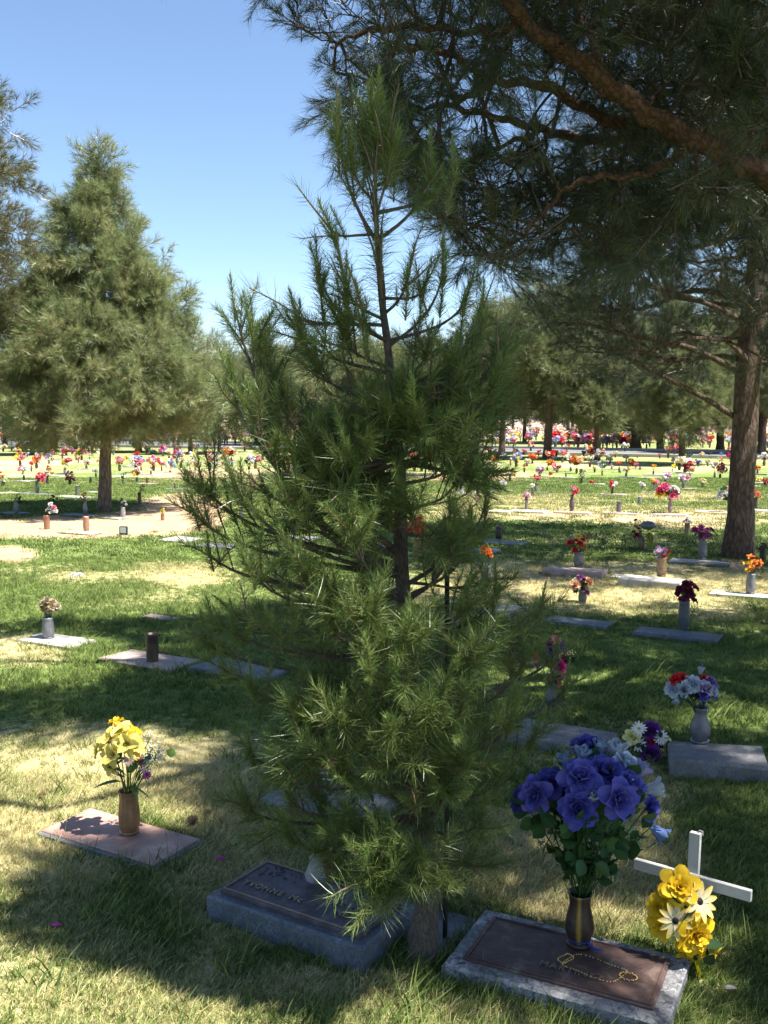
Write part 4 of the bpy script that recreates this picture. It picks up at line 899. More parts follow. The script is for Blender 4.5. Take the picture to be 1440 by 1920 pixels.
def leaf(mb, p, d, L, W_, c, bend=.3, fold=.15):
    d = Vector(d).normalized(); u, v = frame(d); 
    if v.z < 0: u, v = -u, -v
    vs = []; nv = 4
    for j in range(nv + 1):
        t = j / nv; q = Vector(p) + d * L * t + Vector((0, 0, -bend * L * t * t)); wj = W_ * .5 * max(.03, math.sin(math.pi * t ** .8)) if j < nv else W_ * .02
        vs += [q - u * wj + v * fold * wj, q, q + u * wj + v * fold * wj]
    fs = [(3 * j + i, 3 * j + i + 1, 3 * j + i + 4, 3 * j + i + 3) for j in range(nv) for i in (0, 1)]
    mb.add(vs, fs, [shade(c, 1.15) if i % 3 == 1 else c for i in range(len(vs))])
GRN = (.045, .10, .03); GRN2 = (.10, .19, .04); GRND = (.02, .05, .022)
def px_of(Y): return Y / F                              # metres covered by one photo pixel at this distance
def vase(px, py, hpx, wpx, col, label, zb=0.0, group=None, kind=0, flute=.0, cols=None, mat=None, Y=None):
    g = G(px, py, zb); s = g.y / F; h = hpx * s; r_ = wpx * s / 2; root = link('flower_vase', None, loc=(g.x, g.y, zb)); tag(root, label, 'vase', group)
    prof = [[(.62, 0), (.66, .02), (.72, .08), (.95, .24), (1.0, .36), (.88, .55), (.70, .76), (.74, .93), (.86, 1.0), (.76, 1.0), (.62, .93), (.55, .70)],
            [(.92, 0), (1.0, .03), (.92, .07), (.98, .2), (1.0, .6), (.96, .9), (1.06, .93), (1.06, 1.0), (.9, 1.0), (.85, .8)],
            [(.55, 0), (.62, .03), (.55, .07), (.9, .2), (1.0, .33), (.86, .52), (.58, .78), (.58, .92), (.80, 1.0), (.72, 1.0), (.5, .92), (.45, .7)],
            [(.72, 0), (.8, .05), (.98, .22), (1, .45), (.9, .7), (.86, .9), (.95, 1.0), (.85, 1.0), (.78, .9), (.7, .7)]][kind]
    mb = MB(); lathe(mb, [(a * r_, b_ * h) for a, b_ in prof], 24, col, flute, cols); obj('vase_body', mb, mat or M_VASE, root, smooth=flute == 0)
    mb = MB(); lathe(mb, [(r_ * .9, 0), (r_ * .92, .008), (r_ * .7, .012)], 20, shade(col, .8)); obj('foot_ring', mb, mat or M_VASE, root, smooth=True, loc=(0, 0, -.001))
    return root, Vector((g.x, g.y, zb + h))
def bouquet(base, heads, label, group=None, leaves=0, lc=GRN, lsize=.05, stems=True, name='bouquet', spread=None, low=.3, cat='bouquet', hide=()):
    """heads: (world centre, radius, kind, colour, facing). Every head is a part of its own"""
    root = link(name, None, loc=base); tag(root, label, cat, group); inv = -Vector(base)
    ms = MB(); bs = Vector(base)
    for i, (c, r_, kind, col, face) in enumerate(heads):
        c = Vector(c); f = Vector(face) if face is not None else ((c - bs).normalized() + Vector((0, -.5, .25))).normalized()
        link('flower', flower_mesh(kind, col, i % 3), root, loc=c + inv - f * r_ * .45, rot=rot_to(f), scale=r_)
        if stems:
            b2 = bs + Vector((rnd.uniform(-.012, .012), rnd.uniform(-.012, .012), -.04)); e = c - f * r_ * .45; m_ = b2.lerp(e, .55) + Vector((0, 0, .02))
            tube(ms, [b2 + inv, m_ + inv, e + inv], [.0022, .002, .0018], 4, shade(lc, .9), cap=False)
    if stems and heads: obj('stems', ms, M_STEM, root)
    cs = [Vector(h[0]) for h in heads]
    if leaves:
        lm = []
        for v in range(4):
            mb = MB(); leaf(mb, (0, 0, 0), (0, .3, 1), 1.0, .55, shade(lc, rnd.uniform(.75, 1.5)), .25, .3); lm.append(mb.mesh('leaf', [M_LEAF], True))
        for k in range(leaves):
            c = rnd.choice(cs); t = rnd.uniform(low, .95); p = bs.lerp(c, t) + Vector((rnd.gauss(0, .012), rnd.gauss(0, .012), rnd.gauss(0, .01))) * (lsize / .05)
            d = ((c - bs).normalized() * .4 + Vector((rnd.gauss(0, .7), rnd.gauss(-.15, .6), rnd.uniform(-.5, .4)))).normalized()
            link('leaf', lm[k % 4], root, loc=p + inv, rot=rot_to(d), scale=lsize * rnd.uniform(.7, 1.25))
    return root
BLUE = (.095, .095, .42); VIO = (.135, .125, .48); PBLUE = (.45, .56, .76); LAV = (.42, .40, .72)
YEL = (.80, .52, .015); YEL2 = (.88, .74, .20); WHT = (.78, .77, .74); RED = (.62, .025, .03); PNK = (.75, .22, .30); MAG = (.50, .04, .20); PUR = (.16, .03, .26); ORG = (.80, .20, .02); CRM = (.75, .66, .42); LIL = (.55, .30, .60); BUR = (.16, .015, .04); TER = (.42, .20, .12); GRY = (.16, .16, .17); DK = (.05, .045, .045); BRN = (.16, .09, .05); TAN = (.40, .27, .15); PCH = (.8, .42, .25); SKB = (.10, .20, .55); LGR = (.35, .36, .38); TEAL = (.04, .12, .12)
# ---- blue roses in the striped vase
V, vt = vase(1086, 1768, 104, 58, (.075, .045, .04), 'dark bronze vase with yellow stripes on the marbled marker', .062, kind=0, cols=[(.075, .045, .04)] * 5 + [(.50, .32, .05)])
Y0 = G(1086, 1768, .062).y
mb = MB(); s_ = Y0 / F
lathe(mb, [(.028, 0), (.034, .003), (.034, .009), (.028, .013)], 20, (.03, .05, .30)); 
for k in range(1): a = 5.3 + k * .6; tube(mb, [(.03 * math.cos(a), .03 * math.sin(a), .006), (.06 * math.cos(a), .06 * math.sin(a), -.004), (.075 * math.cos(a + .3), .075 * math.sin(a + .3), -.008)], [.004, .004, .002], 5, (.03, .05, .30))
obj('ribbon', mb, M_PETAL, V, loc=(0, 0, .012))
H = []
for (px, py, dY, rpx, kd, c, f) in [(1085, 1515, -.14, 33, 'rose', BLUE, (-.1, -1, .35)), (1000, 1490, -.05, 30, 'rose', VIO, (-.6, -.8, .4)), (1035, 1465, -.02, 28, 'rose', BLUE, (-.3, -.8, .7)), (1088, 1452, -.10, 34, 'rose', VIO, (-.1, -.7, .9)),
        (1135, 1440, -.06, 34, 'rose', BLUE, (.1, -.5, 1)), (1185, 1468, -.08, 30, 'rose', VIO, (.4, -.7, .8)), (1165, 1500, -.15, 33, 'rose', VIO, (.3, -1, .3)), (1225, 1515, -.02, 26, 'rose', BLUE, (.9, -.5, .1)), (1105, 1395, .08, 32, 'rose', BLUE, (0, -.2, 1)),
        (970, 1500, .05, 24, 'rose', BLUE, (-1, -.3, .3)), (1110, 1495, -.12, 18, 'bud', PBLUE, (.1, -.5, 1)), (1060, 1430, .04, 20, 'bud', PBLUE, (-.4, -.1, 1)), (1092, 1418, .02, 20, 'bud', PBLUE, (0, -.2, 1)), (1125, 1405, .06, 20, 'bud', PBLUE, (.1, .0, 1)),
        (1155, 1410, .03, 24, 'bud', (.5, .58, .72), (.25, -.2, 1)), (1178, 1432, .0, 22, 'rose', (.5, .58, .72), (.6, -.3, .7)), (1200, 1446, -.04, 20, 'bud', LAV, (.6, -.2, .8)), (1225, 1478, -.03, 22, 'bud', (.5, .58, .72), (1, -.3, .35)),
        (1235, 1560, .0, 20, 'bud', (.20, .30, .62), (.8, -.4, -.6)), (1062, 1478, .02, 24, 'rose', BLUE, (-.1, -.6, .8)), (1012, 1458, .05, 14, 'tuft', WHT, (-.5, 0, 1)), (1188, 1492, -.09, 14, 'tuft', WHT, (.2, -.6, .6)), (1160, 1460, .08, 26, 'rose', BLUE, (.2, 0, 1)), (1040, 1500, .1, 26, 'rose', BLUE, (-.4, .3, 1)), (1130, 1470, .14, 28, 'rose', VIO, (0, .5, 1)), (1200, 1475, .12, 24, 'rose', BLUE, (.5, .5, .8))]:
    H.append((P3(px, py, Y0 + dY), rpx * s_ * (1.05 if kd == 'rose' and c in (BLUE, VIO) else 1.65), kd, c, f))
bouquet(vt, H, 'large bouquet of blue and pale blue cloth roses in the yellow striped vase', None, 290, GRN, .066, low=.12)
# ---- yellow lilies
V, vt = vase(243, 1560, 84, 42, (.40, .21, .10), 'fluted copper brown vase on the flat reddish marker', .03, kind=3, flute=.045)
Y0 = G(243, 1560, .03).y; s_ = Y0 / F; H = []
for (px, py, dY, rpx, kd, c, f) in [(225, 1368, 0, 25, 'lily', YEL2, (0, -.5, 1)), (200, 1385, -.02, 24, 'lily', YEL2, (-.6, -.4, .8)), (182, 1402, .0, 20, 'lily', YEL2, (-1, -.3, .4)), (245, 1372, .03, 24, 'lily', YEL, (.4, -.3, 1)), (238, 1395, -.06, 24, 'lily', YEL2, (.1, -1, .5)), (255, 1400, -.02, 22, 'lily', YEL2, (.7, -.6, .5)),
        (208, 1415, -.06, 24, 'lily', YEL2, (-.4, -1, .3)), (205, 1440, -.05, 17, 'lily', YEL2, (-.4, -.9, -.3)), (218, 1352, .04, 16, 'lily', YEL, (-.1, .1, 1)), (290, 1395, .02, 18, 'tuft', WHT, (.6, -.2, 1)), (305, 1405, .0, 17, 'tuft', WHT, (.8, -.2, .7)), (295, 1420, -.03, 15, 'tuft', WHT, (.7, -.5, .6)), (283, 1380, .03, 12, 'tuft', (.6, .58, .55), (.5, 0, 1)),
        (240, 1425, -.08, 12, 'daisy', (.6, .4, .4), (0, -1, .4)), (268, 1428, -.06, 14, 'carn', (.45, .15, .12), (.4, -1, .3)), (270, 1445, -.08, 14, 'tuft', (.75, .6, .68), (.4, -1, .2)), (277, 1455, -.06, 12, 'carn', (.60, .14, .45), (.6, -1, 0)), (278, 1420, -.05, 13, 'carn', WHT, (.5, -.6, .8))]:
    H.append((P3(px, py, Y0 + dY), rpx * s_, kd, c, f))
bo = bouquet(vt, H, 'yellow lilies with small white and pink blossoms in the copper brown vase at the left', None, 26, GRN2, .055)
for (p0, d, L, W_) in [((230, 1465), (-1, -.3, .05), .11, .035), ((238, 1455), (-.6, -.3, .6), .10, .05), ((245, 1440), (.7, -.4, .7), .12, .06), ((245, 1470), (.5, -.5, -.6), .07, .02), ((250, 1475), (.9, -.3, -.3), .08, .012)]:
    mb = MB(); leaf(mb, (0, 0, 0), d, L, W_, GRN2, .2, .3); obj('leaf', mb, M_LEAF, bo, smooth=True, loc=P3(p0[0], p0[1], Y0 - .03) - vt)
# ---- roses at the right
V, vt = vase(1312, 1390, 68, 40, (.20, .20, .23), 'grey bottle shaped vase on the raised weathered marker', .087, kind=2, mat=M_VASE)
Y0 = G(1312, 1390, .087).y; s_ = Y0 / F; H = []
SILV = (.55, .60, .72)
for (px, py, dY, rpx, kd, c, f) in [(1314, 1258, 0, 14, 'bud', SILV, (.1, -.1, 1)), (1275, 1268, 0, 13, 'rose', RED, (-.4, -.3, 1)), (1265, 1272, -.03, 12, 'rose', RED, (-.7, -.3, .7)), (1262, 1290, -.04, 17, 'rose', SILV, (-.6, -.8, .5)), (1282, 1290, -.06, 15, 'rose', SILV, (-.2, -1, .5)), (1300, 1280, -.04, 16, 'rose', SILV, (0, -.8, .7)),
        (1325, 1270, .02, 12, 'rose', RED, (.3, 0, 1)), (1338, 1276, 0, 13, 'rose', (.28, .22, .52), (.7, -.3, .8)), (1325, 1290, -.05, 15, 'rose', (.5, .42, .6), (.3, -.9, .5)), (1342, 1298, -.02, 12, 'rose', SILV, (.9, -.5, .2)), (1322, 1304, -.06, 12, 'rose', BLUE, (.3, -1, 0)), (1340, 1308, -.02, 10, 'bud', SKB, (.9, -.5, -.3)), (1268, 1312, -.05, 14, 'bud', SILV, (-.4, -.7, -.7)), (1262, 1300, .0, 9, 'rose', RED, (-1, -.2, 0)), (1306, 1272, .05, 12, 'rose', SILV, (0, .3, 1))]:
    H.append((P3(px, py, Y0 + dY), rpx * s_, kd, c, f))
bouquet(vt, H, 'bouquet of red, silvery white and lilac roses in the grey bottle shaped vase', None, 40, GRND, .045)
# ---- daisies lying on the grass
g = G(1215, 1425); Y0 = g.y; s_ = Y0 / F; H = []
for (px, py, rpx, kd, c) in [(1182, 1378, 17, 'peony', (.78, .72, .30)), (1198, 1362, 16, 'daisy', WHT), (1196, 1395, 16, 'daisy', WHT), (1222, 1366, 18, 'rose', PUR), (1224, 1388, 17, 'carn', (.72, .03, .10)), (1220, 1415, 18, 'rose', PUR), (1245, 1378, 16, 'daisy', WHT), (1258, 1400, 17, 'peony', (.78, .72, .30)), (1248, 1412, 15, 'daisy', WHT), (1240, 1385, 13, 'daisy', WHT)]:
    H.append((P3(px, py, Y0 + rnd.uniform(-.03, .03)), rpx * s_, kd, c, ((px - 1218) / 60, -1, .5 - (py - 1390) / 60)))
bouquet(Vector((g.x, g.y + .02, .015)), H, 'low bunch of white daisies with purple, pink and cream blooms set on the grass', None, 46, GRND, .05, low=.1)
# ---- hanging pink and purple bunch behind the young pine
g = G(1035, 1325); Y0 = g.y; s_ = Y0 / F; H = []
V, vt = vase(1035, 1325, 46, 30, GRY, 'shaded grey vase behind the right side of the young pine', 0, kind=2)
for (px, py, rpx, kd, c) in [(1046, 1198, 13, 'carn', PNK), (1040, 1206, 12, 'carn', RED), (1052, 1210, 11, 'rose', PUR), (1038, 1218, 14, 'rose', PUR), (1030, 1208, 9, 'carn', PUR), (1033, 1230, 12, 'rose', PUR), (1048, 1225, 9, 'rose', (.6, .6, .3)), (1060, 1230, 9, 'carn', BUR), (1052, 1252, 15, 'rose', MAG), (1050, 1264, 13, 'rose', PNK), (1040, 1280, 14, 'rose', (.55, .10, .15)), (1003, 1228, 10, 'carn', RED), (1000, 1245, 10, 'carn', PNK), (985, 1250, 8, 'carn', RED), (1072, 1225, 10, 'tuft', CRM)]:
    H.append((P3(px, py, Y0 + rnd.uniform(-.05, .05)), rpx * s_, kd, c, ((px - 1035) / 40, -1, .4)))
bouquet(vt, H, 'tall drooping bunch of pink, purple and magenta flowers just right of the young pine', None, 40, GRND, .05, low=.4)
# ---- yellow artificial flowers in front of the white cross
g = G(1291, 1800); CR = link('white_cross', None, loc=(g.x, g.y, 0), rot=(R(-4), 0, R(-36))); tag(CR, 'small white painted wooden cross leaning behind the yellow flowers at the lower right', 'cross')
s_ = g.y / F; mb = MB(); box(mb, -.0155, .0155, -.008, .010, -.03, .385, .002, (.5, .49, .46)); obj('upright', mb, M_PAINT, CR)
mb = MB(); box(mb, -.172, .172, -.026, -.009, .235, .267, .002, (.5, .49, .46)); obj('crossbar', mb, M_PAINT, CR, rot=(0, R(0), 0))
mb = MB(); tube(mb, [(.006, .0, .384), (.010, .002, .393), (.020, .003, .392), (.021, .002, .380)], [.002, .002, .002, .002], 5, (.5, .5, .5)); obj('bent_clip', mb, M_VASE, CR)
Y0 = g.y - .05; H = []
for (px, py, rpx, kd, c, dY) in [(1278, 1660, 40, 'peony', YEL, -.05), (1325, 1690, 38, 'dz', 0, -.06), (1268, 1730, 34, 'dz', 0, -.08), (1316, 1760, 42, 'peony', YEL, -.09), (1230, 1700, 26, 'peony', YEL, 0), (1238, 1740, 26, 'peony', YEL, -.02), (1298, 1790, 30, 'peony', YEL, -.03), (1248, 1672, 18, 'lily', (.6, .35, .02), .02), (1335, 1780, 22, 'lily', YEL, -.02)]:
    face = ((px - 1285) / 90, -1, .35 - (py - 1720) / 160)
    if kd == 'dz':
        if 'dz' not in _fc: _fc[('daisy', 'dz', 0)] = fl_daisy((.85, .62, .10), random.Random(4), 11, (.02, .015, .02), (.80, .74, .55), .95, .34).mesh('flower', [M_PETAL], True); _fc['dz'] = 1
        for v in (0, 1, 2): _fc[('daisy', 'dz', v)] = _fc[('daisy', 'dz', 0)]
        kd, c = 'daisy', 'dz'
    H.append((P3(px, py, Y0 + dY), rpx * s_, kd, c, face))
bq = bouquet(Vector((g.x + .01, g.y - .04, .05)), H, 'bunch of yellow cloth peonies and dark eyed daisies in front of the white cross', None, 14, GRND, .06, low=.5)
mb = MB(); leaf(mb, (0, 0, 0), (.15, -.3, -1), .10, .06, (.55, .50, .03), .0, .2); obj('leaf', mb, M_LEAF, bq, smooth=True, loc=P3(1298, 1775, Y0 - .02) - Vector((g.x + .01, g.y - .04, .05)))
# ---- dried beige roses and other vases of the near rows
def simple_bouquet(px, py_top, py_bot, wpx, cols, label, base, kinds=('carn',), group=None, leaves=6, n=9, rfrac=.26, lc=GRN, name='bouquet'):
    Y = base.y; s = Y / F; cx = px; cy = (py_top + py_bot) / 2; h = (py_bot - py_top) / 2; w_ = wpx / 2; H = []; r_ = max(2.0, wpx * rfrac * .62)
    for k in range(n):
        a = k * 2.4 + rnd.uniform(-.3, .3); q = math.sqrt((k + .4) / n) * .8
        x = cx + math.cos(a) * q * w_; y = cy - math.sin(a) * q * h * .9; dY = rnd.uniform(-.6, .6) * w_ * s * (1 - q * .4)
        H.append((P3(x, y, Y + dY), r_ * s * rnd.uniform(.85, 1.15), kinds[k % len(kinds)], cols[k % len(cols)], ((x - cx) / max(w_, 1), -.8 if dY < 0 else -.2, .7)))
    return bouquet(base, H, label, group, leaves, lc, max(.03, wpx * s * .22), name=name)
NEARB = [ # vase (px,py,h,w,col,kind,label,z) , bouquet (px,top,bot,w,cols,kinds,label,n,leaves)
 ((91, 1196, 40, 23, (.26, .27, .29), 3, 'grey vase on the pale flat marker at the left', .022), (93, 1112, 1160, 44, [(.62, .50, .33), (.50, .36, .20), (.68, .58, .42)], ('rose',), 'withered beige roses in the grey vase at the left', 10, 5)),
 ((286, 1240, 54, 24, (.10, .065, .05), 1, 'empty dark bronze vase standing in the shade on the lawn', .02), None),
 ((1085, 1062, 28, 19, (.17, .17, .19), 3, 'grey vase on the raised pale slab', .072), (1085, 992, 1040, 54, [RED, RED, (.75, .55, .1), RED], ('carn', 'carn', 'tuft'), 'bright red and yellow bouquet on the raised pale slab', 11, 8)),
 ((1240, 1080, 36, 19, TAN, 3, 'tan vase on the raised slab nearer the large trunk', .077), (1240, 1017, 1050, 44, [LIL, (.72, .5, .7), RED], ('carn',), 'lilac and red bouquet in the tan vase', 9, 4)),
 ((1407, 1112, 38, 18, (.24, .24, .25), 3, 'grey vase on the pale marker at the right edge', .032), (1410, 1036, 1075, 44, [ORG, (.82, .50, .05), ORG], ('lily', 'carn'), 'orange and yellow bouquet at the right edge', 9, 5)),
 ((1282, 1178, 54, 22, (.14, .15, .17), 3, 'tall dark grey vase under the burgundy bouquet', .037), (1288, 1082, 1135, 58, [BUR, (.22, .02, .06), (.3, .03, .1)], ('rose', 'carn'), 'burgundy bouquet with dark leaves in the shade', 12, 16)),
 ((1317, 1048, 34, 17, (.20, .20, .21), 3, 'grey vase in tree shade beside the thick trunk', .032), (1320, 980, 1008, 56, [(.28, .03, .2), (.35, .05, .28), (.22, .03, .14)], ('carn',), 'wide plum purple bouquet left of the thick trunk', 11, 10)),
 ((935, 1010, 22, 13, DK, 3, 'small dark vase right of the young pine', .03), (937, 978, 1000, 20, [(.32, .04, .30)], ('carn',), 'small purple bouquet right of the young pine', 6, 8)),
 ((913, 1090, 30, 17, GRY, 3, 'grey vase hidden by the right tips of the young pine', 0), (914, 1022, 1048, 34, [ORG, (.85, .50, .06), ORG], ('rose', 'carn'), 'orange and yellow blooms above maroon ones beside the young pine tip', 7, 4)),
 ((1092, 1130, 24, 16, GRY, 3, 'grey vase under the drooping peach bouquet', 0), (1090, 1070, 1118, 52, [PCH, CRM, (.3, .08, .3), GRND], ('rose', 'carn'), 'drooping peach, cream and purple bouquet behind the pine tip', 12, 18)),
 ((783, 1045, 38, 17, TAN, 1, 'tan cylindrical vase just right of the young pine trunk', 0), (782, 958, 1010, 50, [(.72, .05, .04), (.78, .12, .08)], ('carn',), 'full coral red bouquet just right of the young pine trunk', 15, 3)),
 ((1202, 1032, 26, 13, (.25, .15, .1), 3, 'brown vase under the tall red and grey spray', 0), (1195, 962, 1020, 26, [(.4, .02, .08), (.25, .02, .1)], ('rose', 'carn'), 'tall spray of dark red flowers with a grey balloon, on the lawn', 9, 16)),
 ((88, 992, 26, 11, TER, 1, 'terracotta vase standing on bare soil', 0), (96, 940, 968, 26, [WHT, (.8, .7, .7), WHT, PNK], ('rose',), 'white and pink flowers in the terracotta vase on bare soil', 7, 8)),
 ((162, 996, 28, 12, (.48, .26, .18), 3, 'empty terracotta urn on the sandy marker', .02), None),
 ((160, 962, 22, 9, (.28, .3, .33), 2, 'grey vase under the coral red bouquet left of the leaning trunk', .03), (155, 915, 945, 20, [(.65, .10, .09), (.7, .2, .15)], ('carn',), 'coral red bouquet left of the leaning trunk', 9, 5)),
 ((31, 962, 22, 10, (.2, .22, .25), 3, 'bluish grey vase in tree shade at the left', .03), (34, 922, 948, 22, [GRND, (.06, .10, .07)], ('carn',), 'dark green leafy bouquet in tree shade at the left', 8, 10)),
 ((98, 960, 14, 8, DK, 3, 'dark vase under the dried mauve bouquet', 0), (98, 922, 950, 26, [(.16, .09, .09), (.2, .12, .11)], ('carn',), 'dried brown mauve bouquet in the leaning pine\'s shade', 9, 8)),
 ((231, 968, 17, 9, (.55, .50, .50), 3, 'whitish vase on the white marker right of the leaning trunk', .027), (231, 932, 952, 20, [(.05, .06, .25), (.7, .72, .55), GRN2, WHT], ('rose', 'carn'), 'white and green bunch topped with a navy bloom', 8, 8)),
 ((262, 945, 22, 7, (.20, .12, .04), 1, 'narrow bronze vase on bare soil right of the leaning trunk', 0), (268, 900, 925, 14, [(.65, .04, .06), GRN2, (.75, .75, .5)], ('rose', 'carn'), 'red rose with cream buds in the narrow bronze vase', 6, 6)),
 ((305, 976, 13, 7, TER, 1, 'short terracotta vase on bare soil', 0), (305, 950, 962, 15, [(.85, .68, .08)], ('carn',), 'small yellow bouquet in the short terracotta vase', 6, 4)),
 ((70, 924, 22, 7, GRY, 3, 'grey vase on the long raised marker', .03), (75, 882, 905, 26, [(.72, .05, .16), (.78, .2, .26)], ('rose', 'carn'), 'round pink red bouquet on the long raised marker', 12, 2)),
 ((145, 930, 20, 7, (.2, .2, .18), 1, 'empty grey vase behind the coral red bouquet', 0), None),
 ((1160, 959, 20, 9, (.20, .19, .22), 1, 'empty grey vase on dry grass, nearer of the two', .02), None),
 ((1199, 947, 16, 8, (.26, .27, .28), 3, 'empty light grey vase on dry grass, farther of the two', 0), None),
 ((1072, 958, 30, 10, (.16, .11, .13), 2, 'slender dark mauve vase on the pinkish marker', .02), (1075, 907, 932, 24, [PNK, WHT, (.7, .1, .15)], ('rose', 'carn'), 'pink, white and red bouquet in the slender mauve vase', 9, 5)),
 ((987, 956, 20, 6, (.28, .22, .2), 1, 'thin grey brown vase on dry grass right of the young pine', .02), (988, 920, 938, 20, [(.72, .30, .45), (.8, .65, .68)], ('rose',), 'pink and white bouquet in the thin grey brown vase', 8, 2)),
 ((1256, 961, 26, 9, (.34, .27, .24), 2, 'grey brown bottle shaped vase on the long marker', .02), (1252, 905, 930, 54, [(.72, .08, .25), (.75, .15, .3), (.85, .68, .1), WHT, (.7, .04, .12)], ('rose', 'carn'), 'wide bouquet of pink, magenta and yellow over dark leaves', 13, 26)),
 ((1369, 963, 22, 11, (.48, .32, .25), 1, 'tan vase partly hidden by the thick trunk', 0), (1362, 905, 942, 38, [WHT, (.25, .3, .45), GRN2, (.75, .3, .35)], ('rose', 'carn'), 'white, grey blue and pink bouquet left of the thick trunk', 13, 14)),
 ((1415, 955, 22, 10, DK, 3, 'dark vase right of the thick trunk', 0), (1420, 912, 942, 20, [(.7, .08, .14), (.75, .35, .15)], ('rose',), 'red and pink bouquet right of the thick trunk', 8, 4)),
 ((1288, 1006, 26, 10, (.36, .26, .16), 1, 'tan cylindrical vase on dry grass left of the thick trunk', 0), (1290, 967, 984, 27, [WHT, (.6, .35, .55), WHT], ('carn',), 'white and lilac bouquet in the tan cylindrical vase', 7, 0)),
 ((1430, 1052, 20, 12, DK, 3, 'dark vase at the right edge beyond the thick trunk', 0), (1432, 1014, 1036, 30, [(.18, .05, .12), GRN], ('carn',), 'dark leafy bouquet at the right edge beyond the thick trunk', 8, 10)),
 ((866, 925, 34, 9, (.68, .68, .68), 1, 'white figurine like vase stand on the pale marker right of the young pine', .01), (866, 872, 892, 24, [WHT, (.6, .08, .12), PCH, (.5, .55, .7)], ('rose', 'carn'), 'white, red and peach bouquet in the white vase', 8, 5)),
 ((545, 1000, 16, 9, GRY, 3, 'grey vase behind the left of the young pine', 0), (546, 972, 990, 18, [(.55, .15, .15)], ('carn',), 'dull red bouquet seen through the left of the young pine', 6, 3)),
 ((452, 972, 18, 9, GRY, 3, 'grey vase behind the left edge of the young pine', 0), (455, 932, 952, 22, [(.45, .05, .35), (.8, .6, .08)], ('carn',), 'purple and yellow bouquet seen at the left edge of the young pine', 7, 4)),
 ((740, 990, 16, 8, GRY, 3, 'grey vase left of the young pine trunk', 0), (740, 956, 972, 14, [(.7, .12, .35)], ('carn',), 'small magenta bouquet left of the young pine trunk', 5, 2)),
 ((622, 920, 18, 8, GRY, 3, 'grey vase on the mid lawn behind the young pine', 0), (622, 888, 904, 18, [(.5, .58, .75), WHT], ('carn',), 'pale blue and white bouquet behind the young pine', 7, 2)),
 ((680, 915, 18, 8, GRY, 3, 'grey vase near the slim dark trunk behind the young pine', 0), (678, 884, 902, 22, [WHT, (.75, .5, .55)], ('carn',), 'white and pink bouquet near the slim dark trunk behind the young pine', 7, 2)),
 ((617, 1510, 40, 26, (.5, .5, .5), 3, 'pale vase hidden behind the lower needles of the young pine', .04), (620, 1425, 1470, 46, [WHT, (.6, .6, .62)], ('rose', 'carn'), 'white bouquet hidden behind the lower needles of the young pine', 7, 4)),
]
for v, b_ in NEARB:
    px, py, h, w_, col, kd, lab, z = v; _, vt = vase(px, py, h, w_, col, lab, z, kind=kd)
    if b_: simple_bouquet(b_[0], b_[1], b_[2], b_[3], b_[4], b_[6], vt, b_[5], n=b_[7], leaves=b_[8])
# grey foil balloon over the dark red spray
g = P3(1215, 985, G(1202, 1032).y); mb = MB(); lathe(mb, [(.001, -.06), (.05, -.05), (.09, -.01), (.095, .01), (.06, .045), (.001, .055)], 16, (.20, .22, .26)); o = obj('balloon', mb, M_VASE, smooth=True, loc=g); tag(o, 'sagging grey foil balloon over the dark red spray', 'balloon')
mb = MB(); tube(mb, [(0, 0, 0), (-.02, 0, -.15), (-.06, 0, -g.z + .15)], .003, 4, (.3, .3, .3)); obj('string', mb, M_STEM, o)
for k in range(5):
    mb = MB(); leaf(mb, (0, 0, 0), (rnd.uniform(-.5, 1), -.3, -.6), .14, .07, (.35, .30, .03), .2); obj('leaf', mb, M_LEAF, o, smooth=True, loc=(.02, 0, -.08))
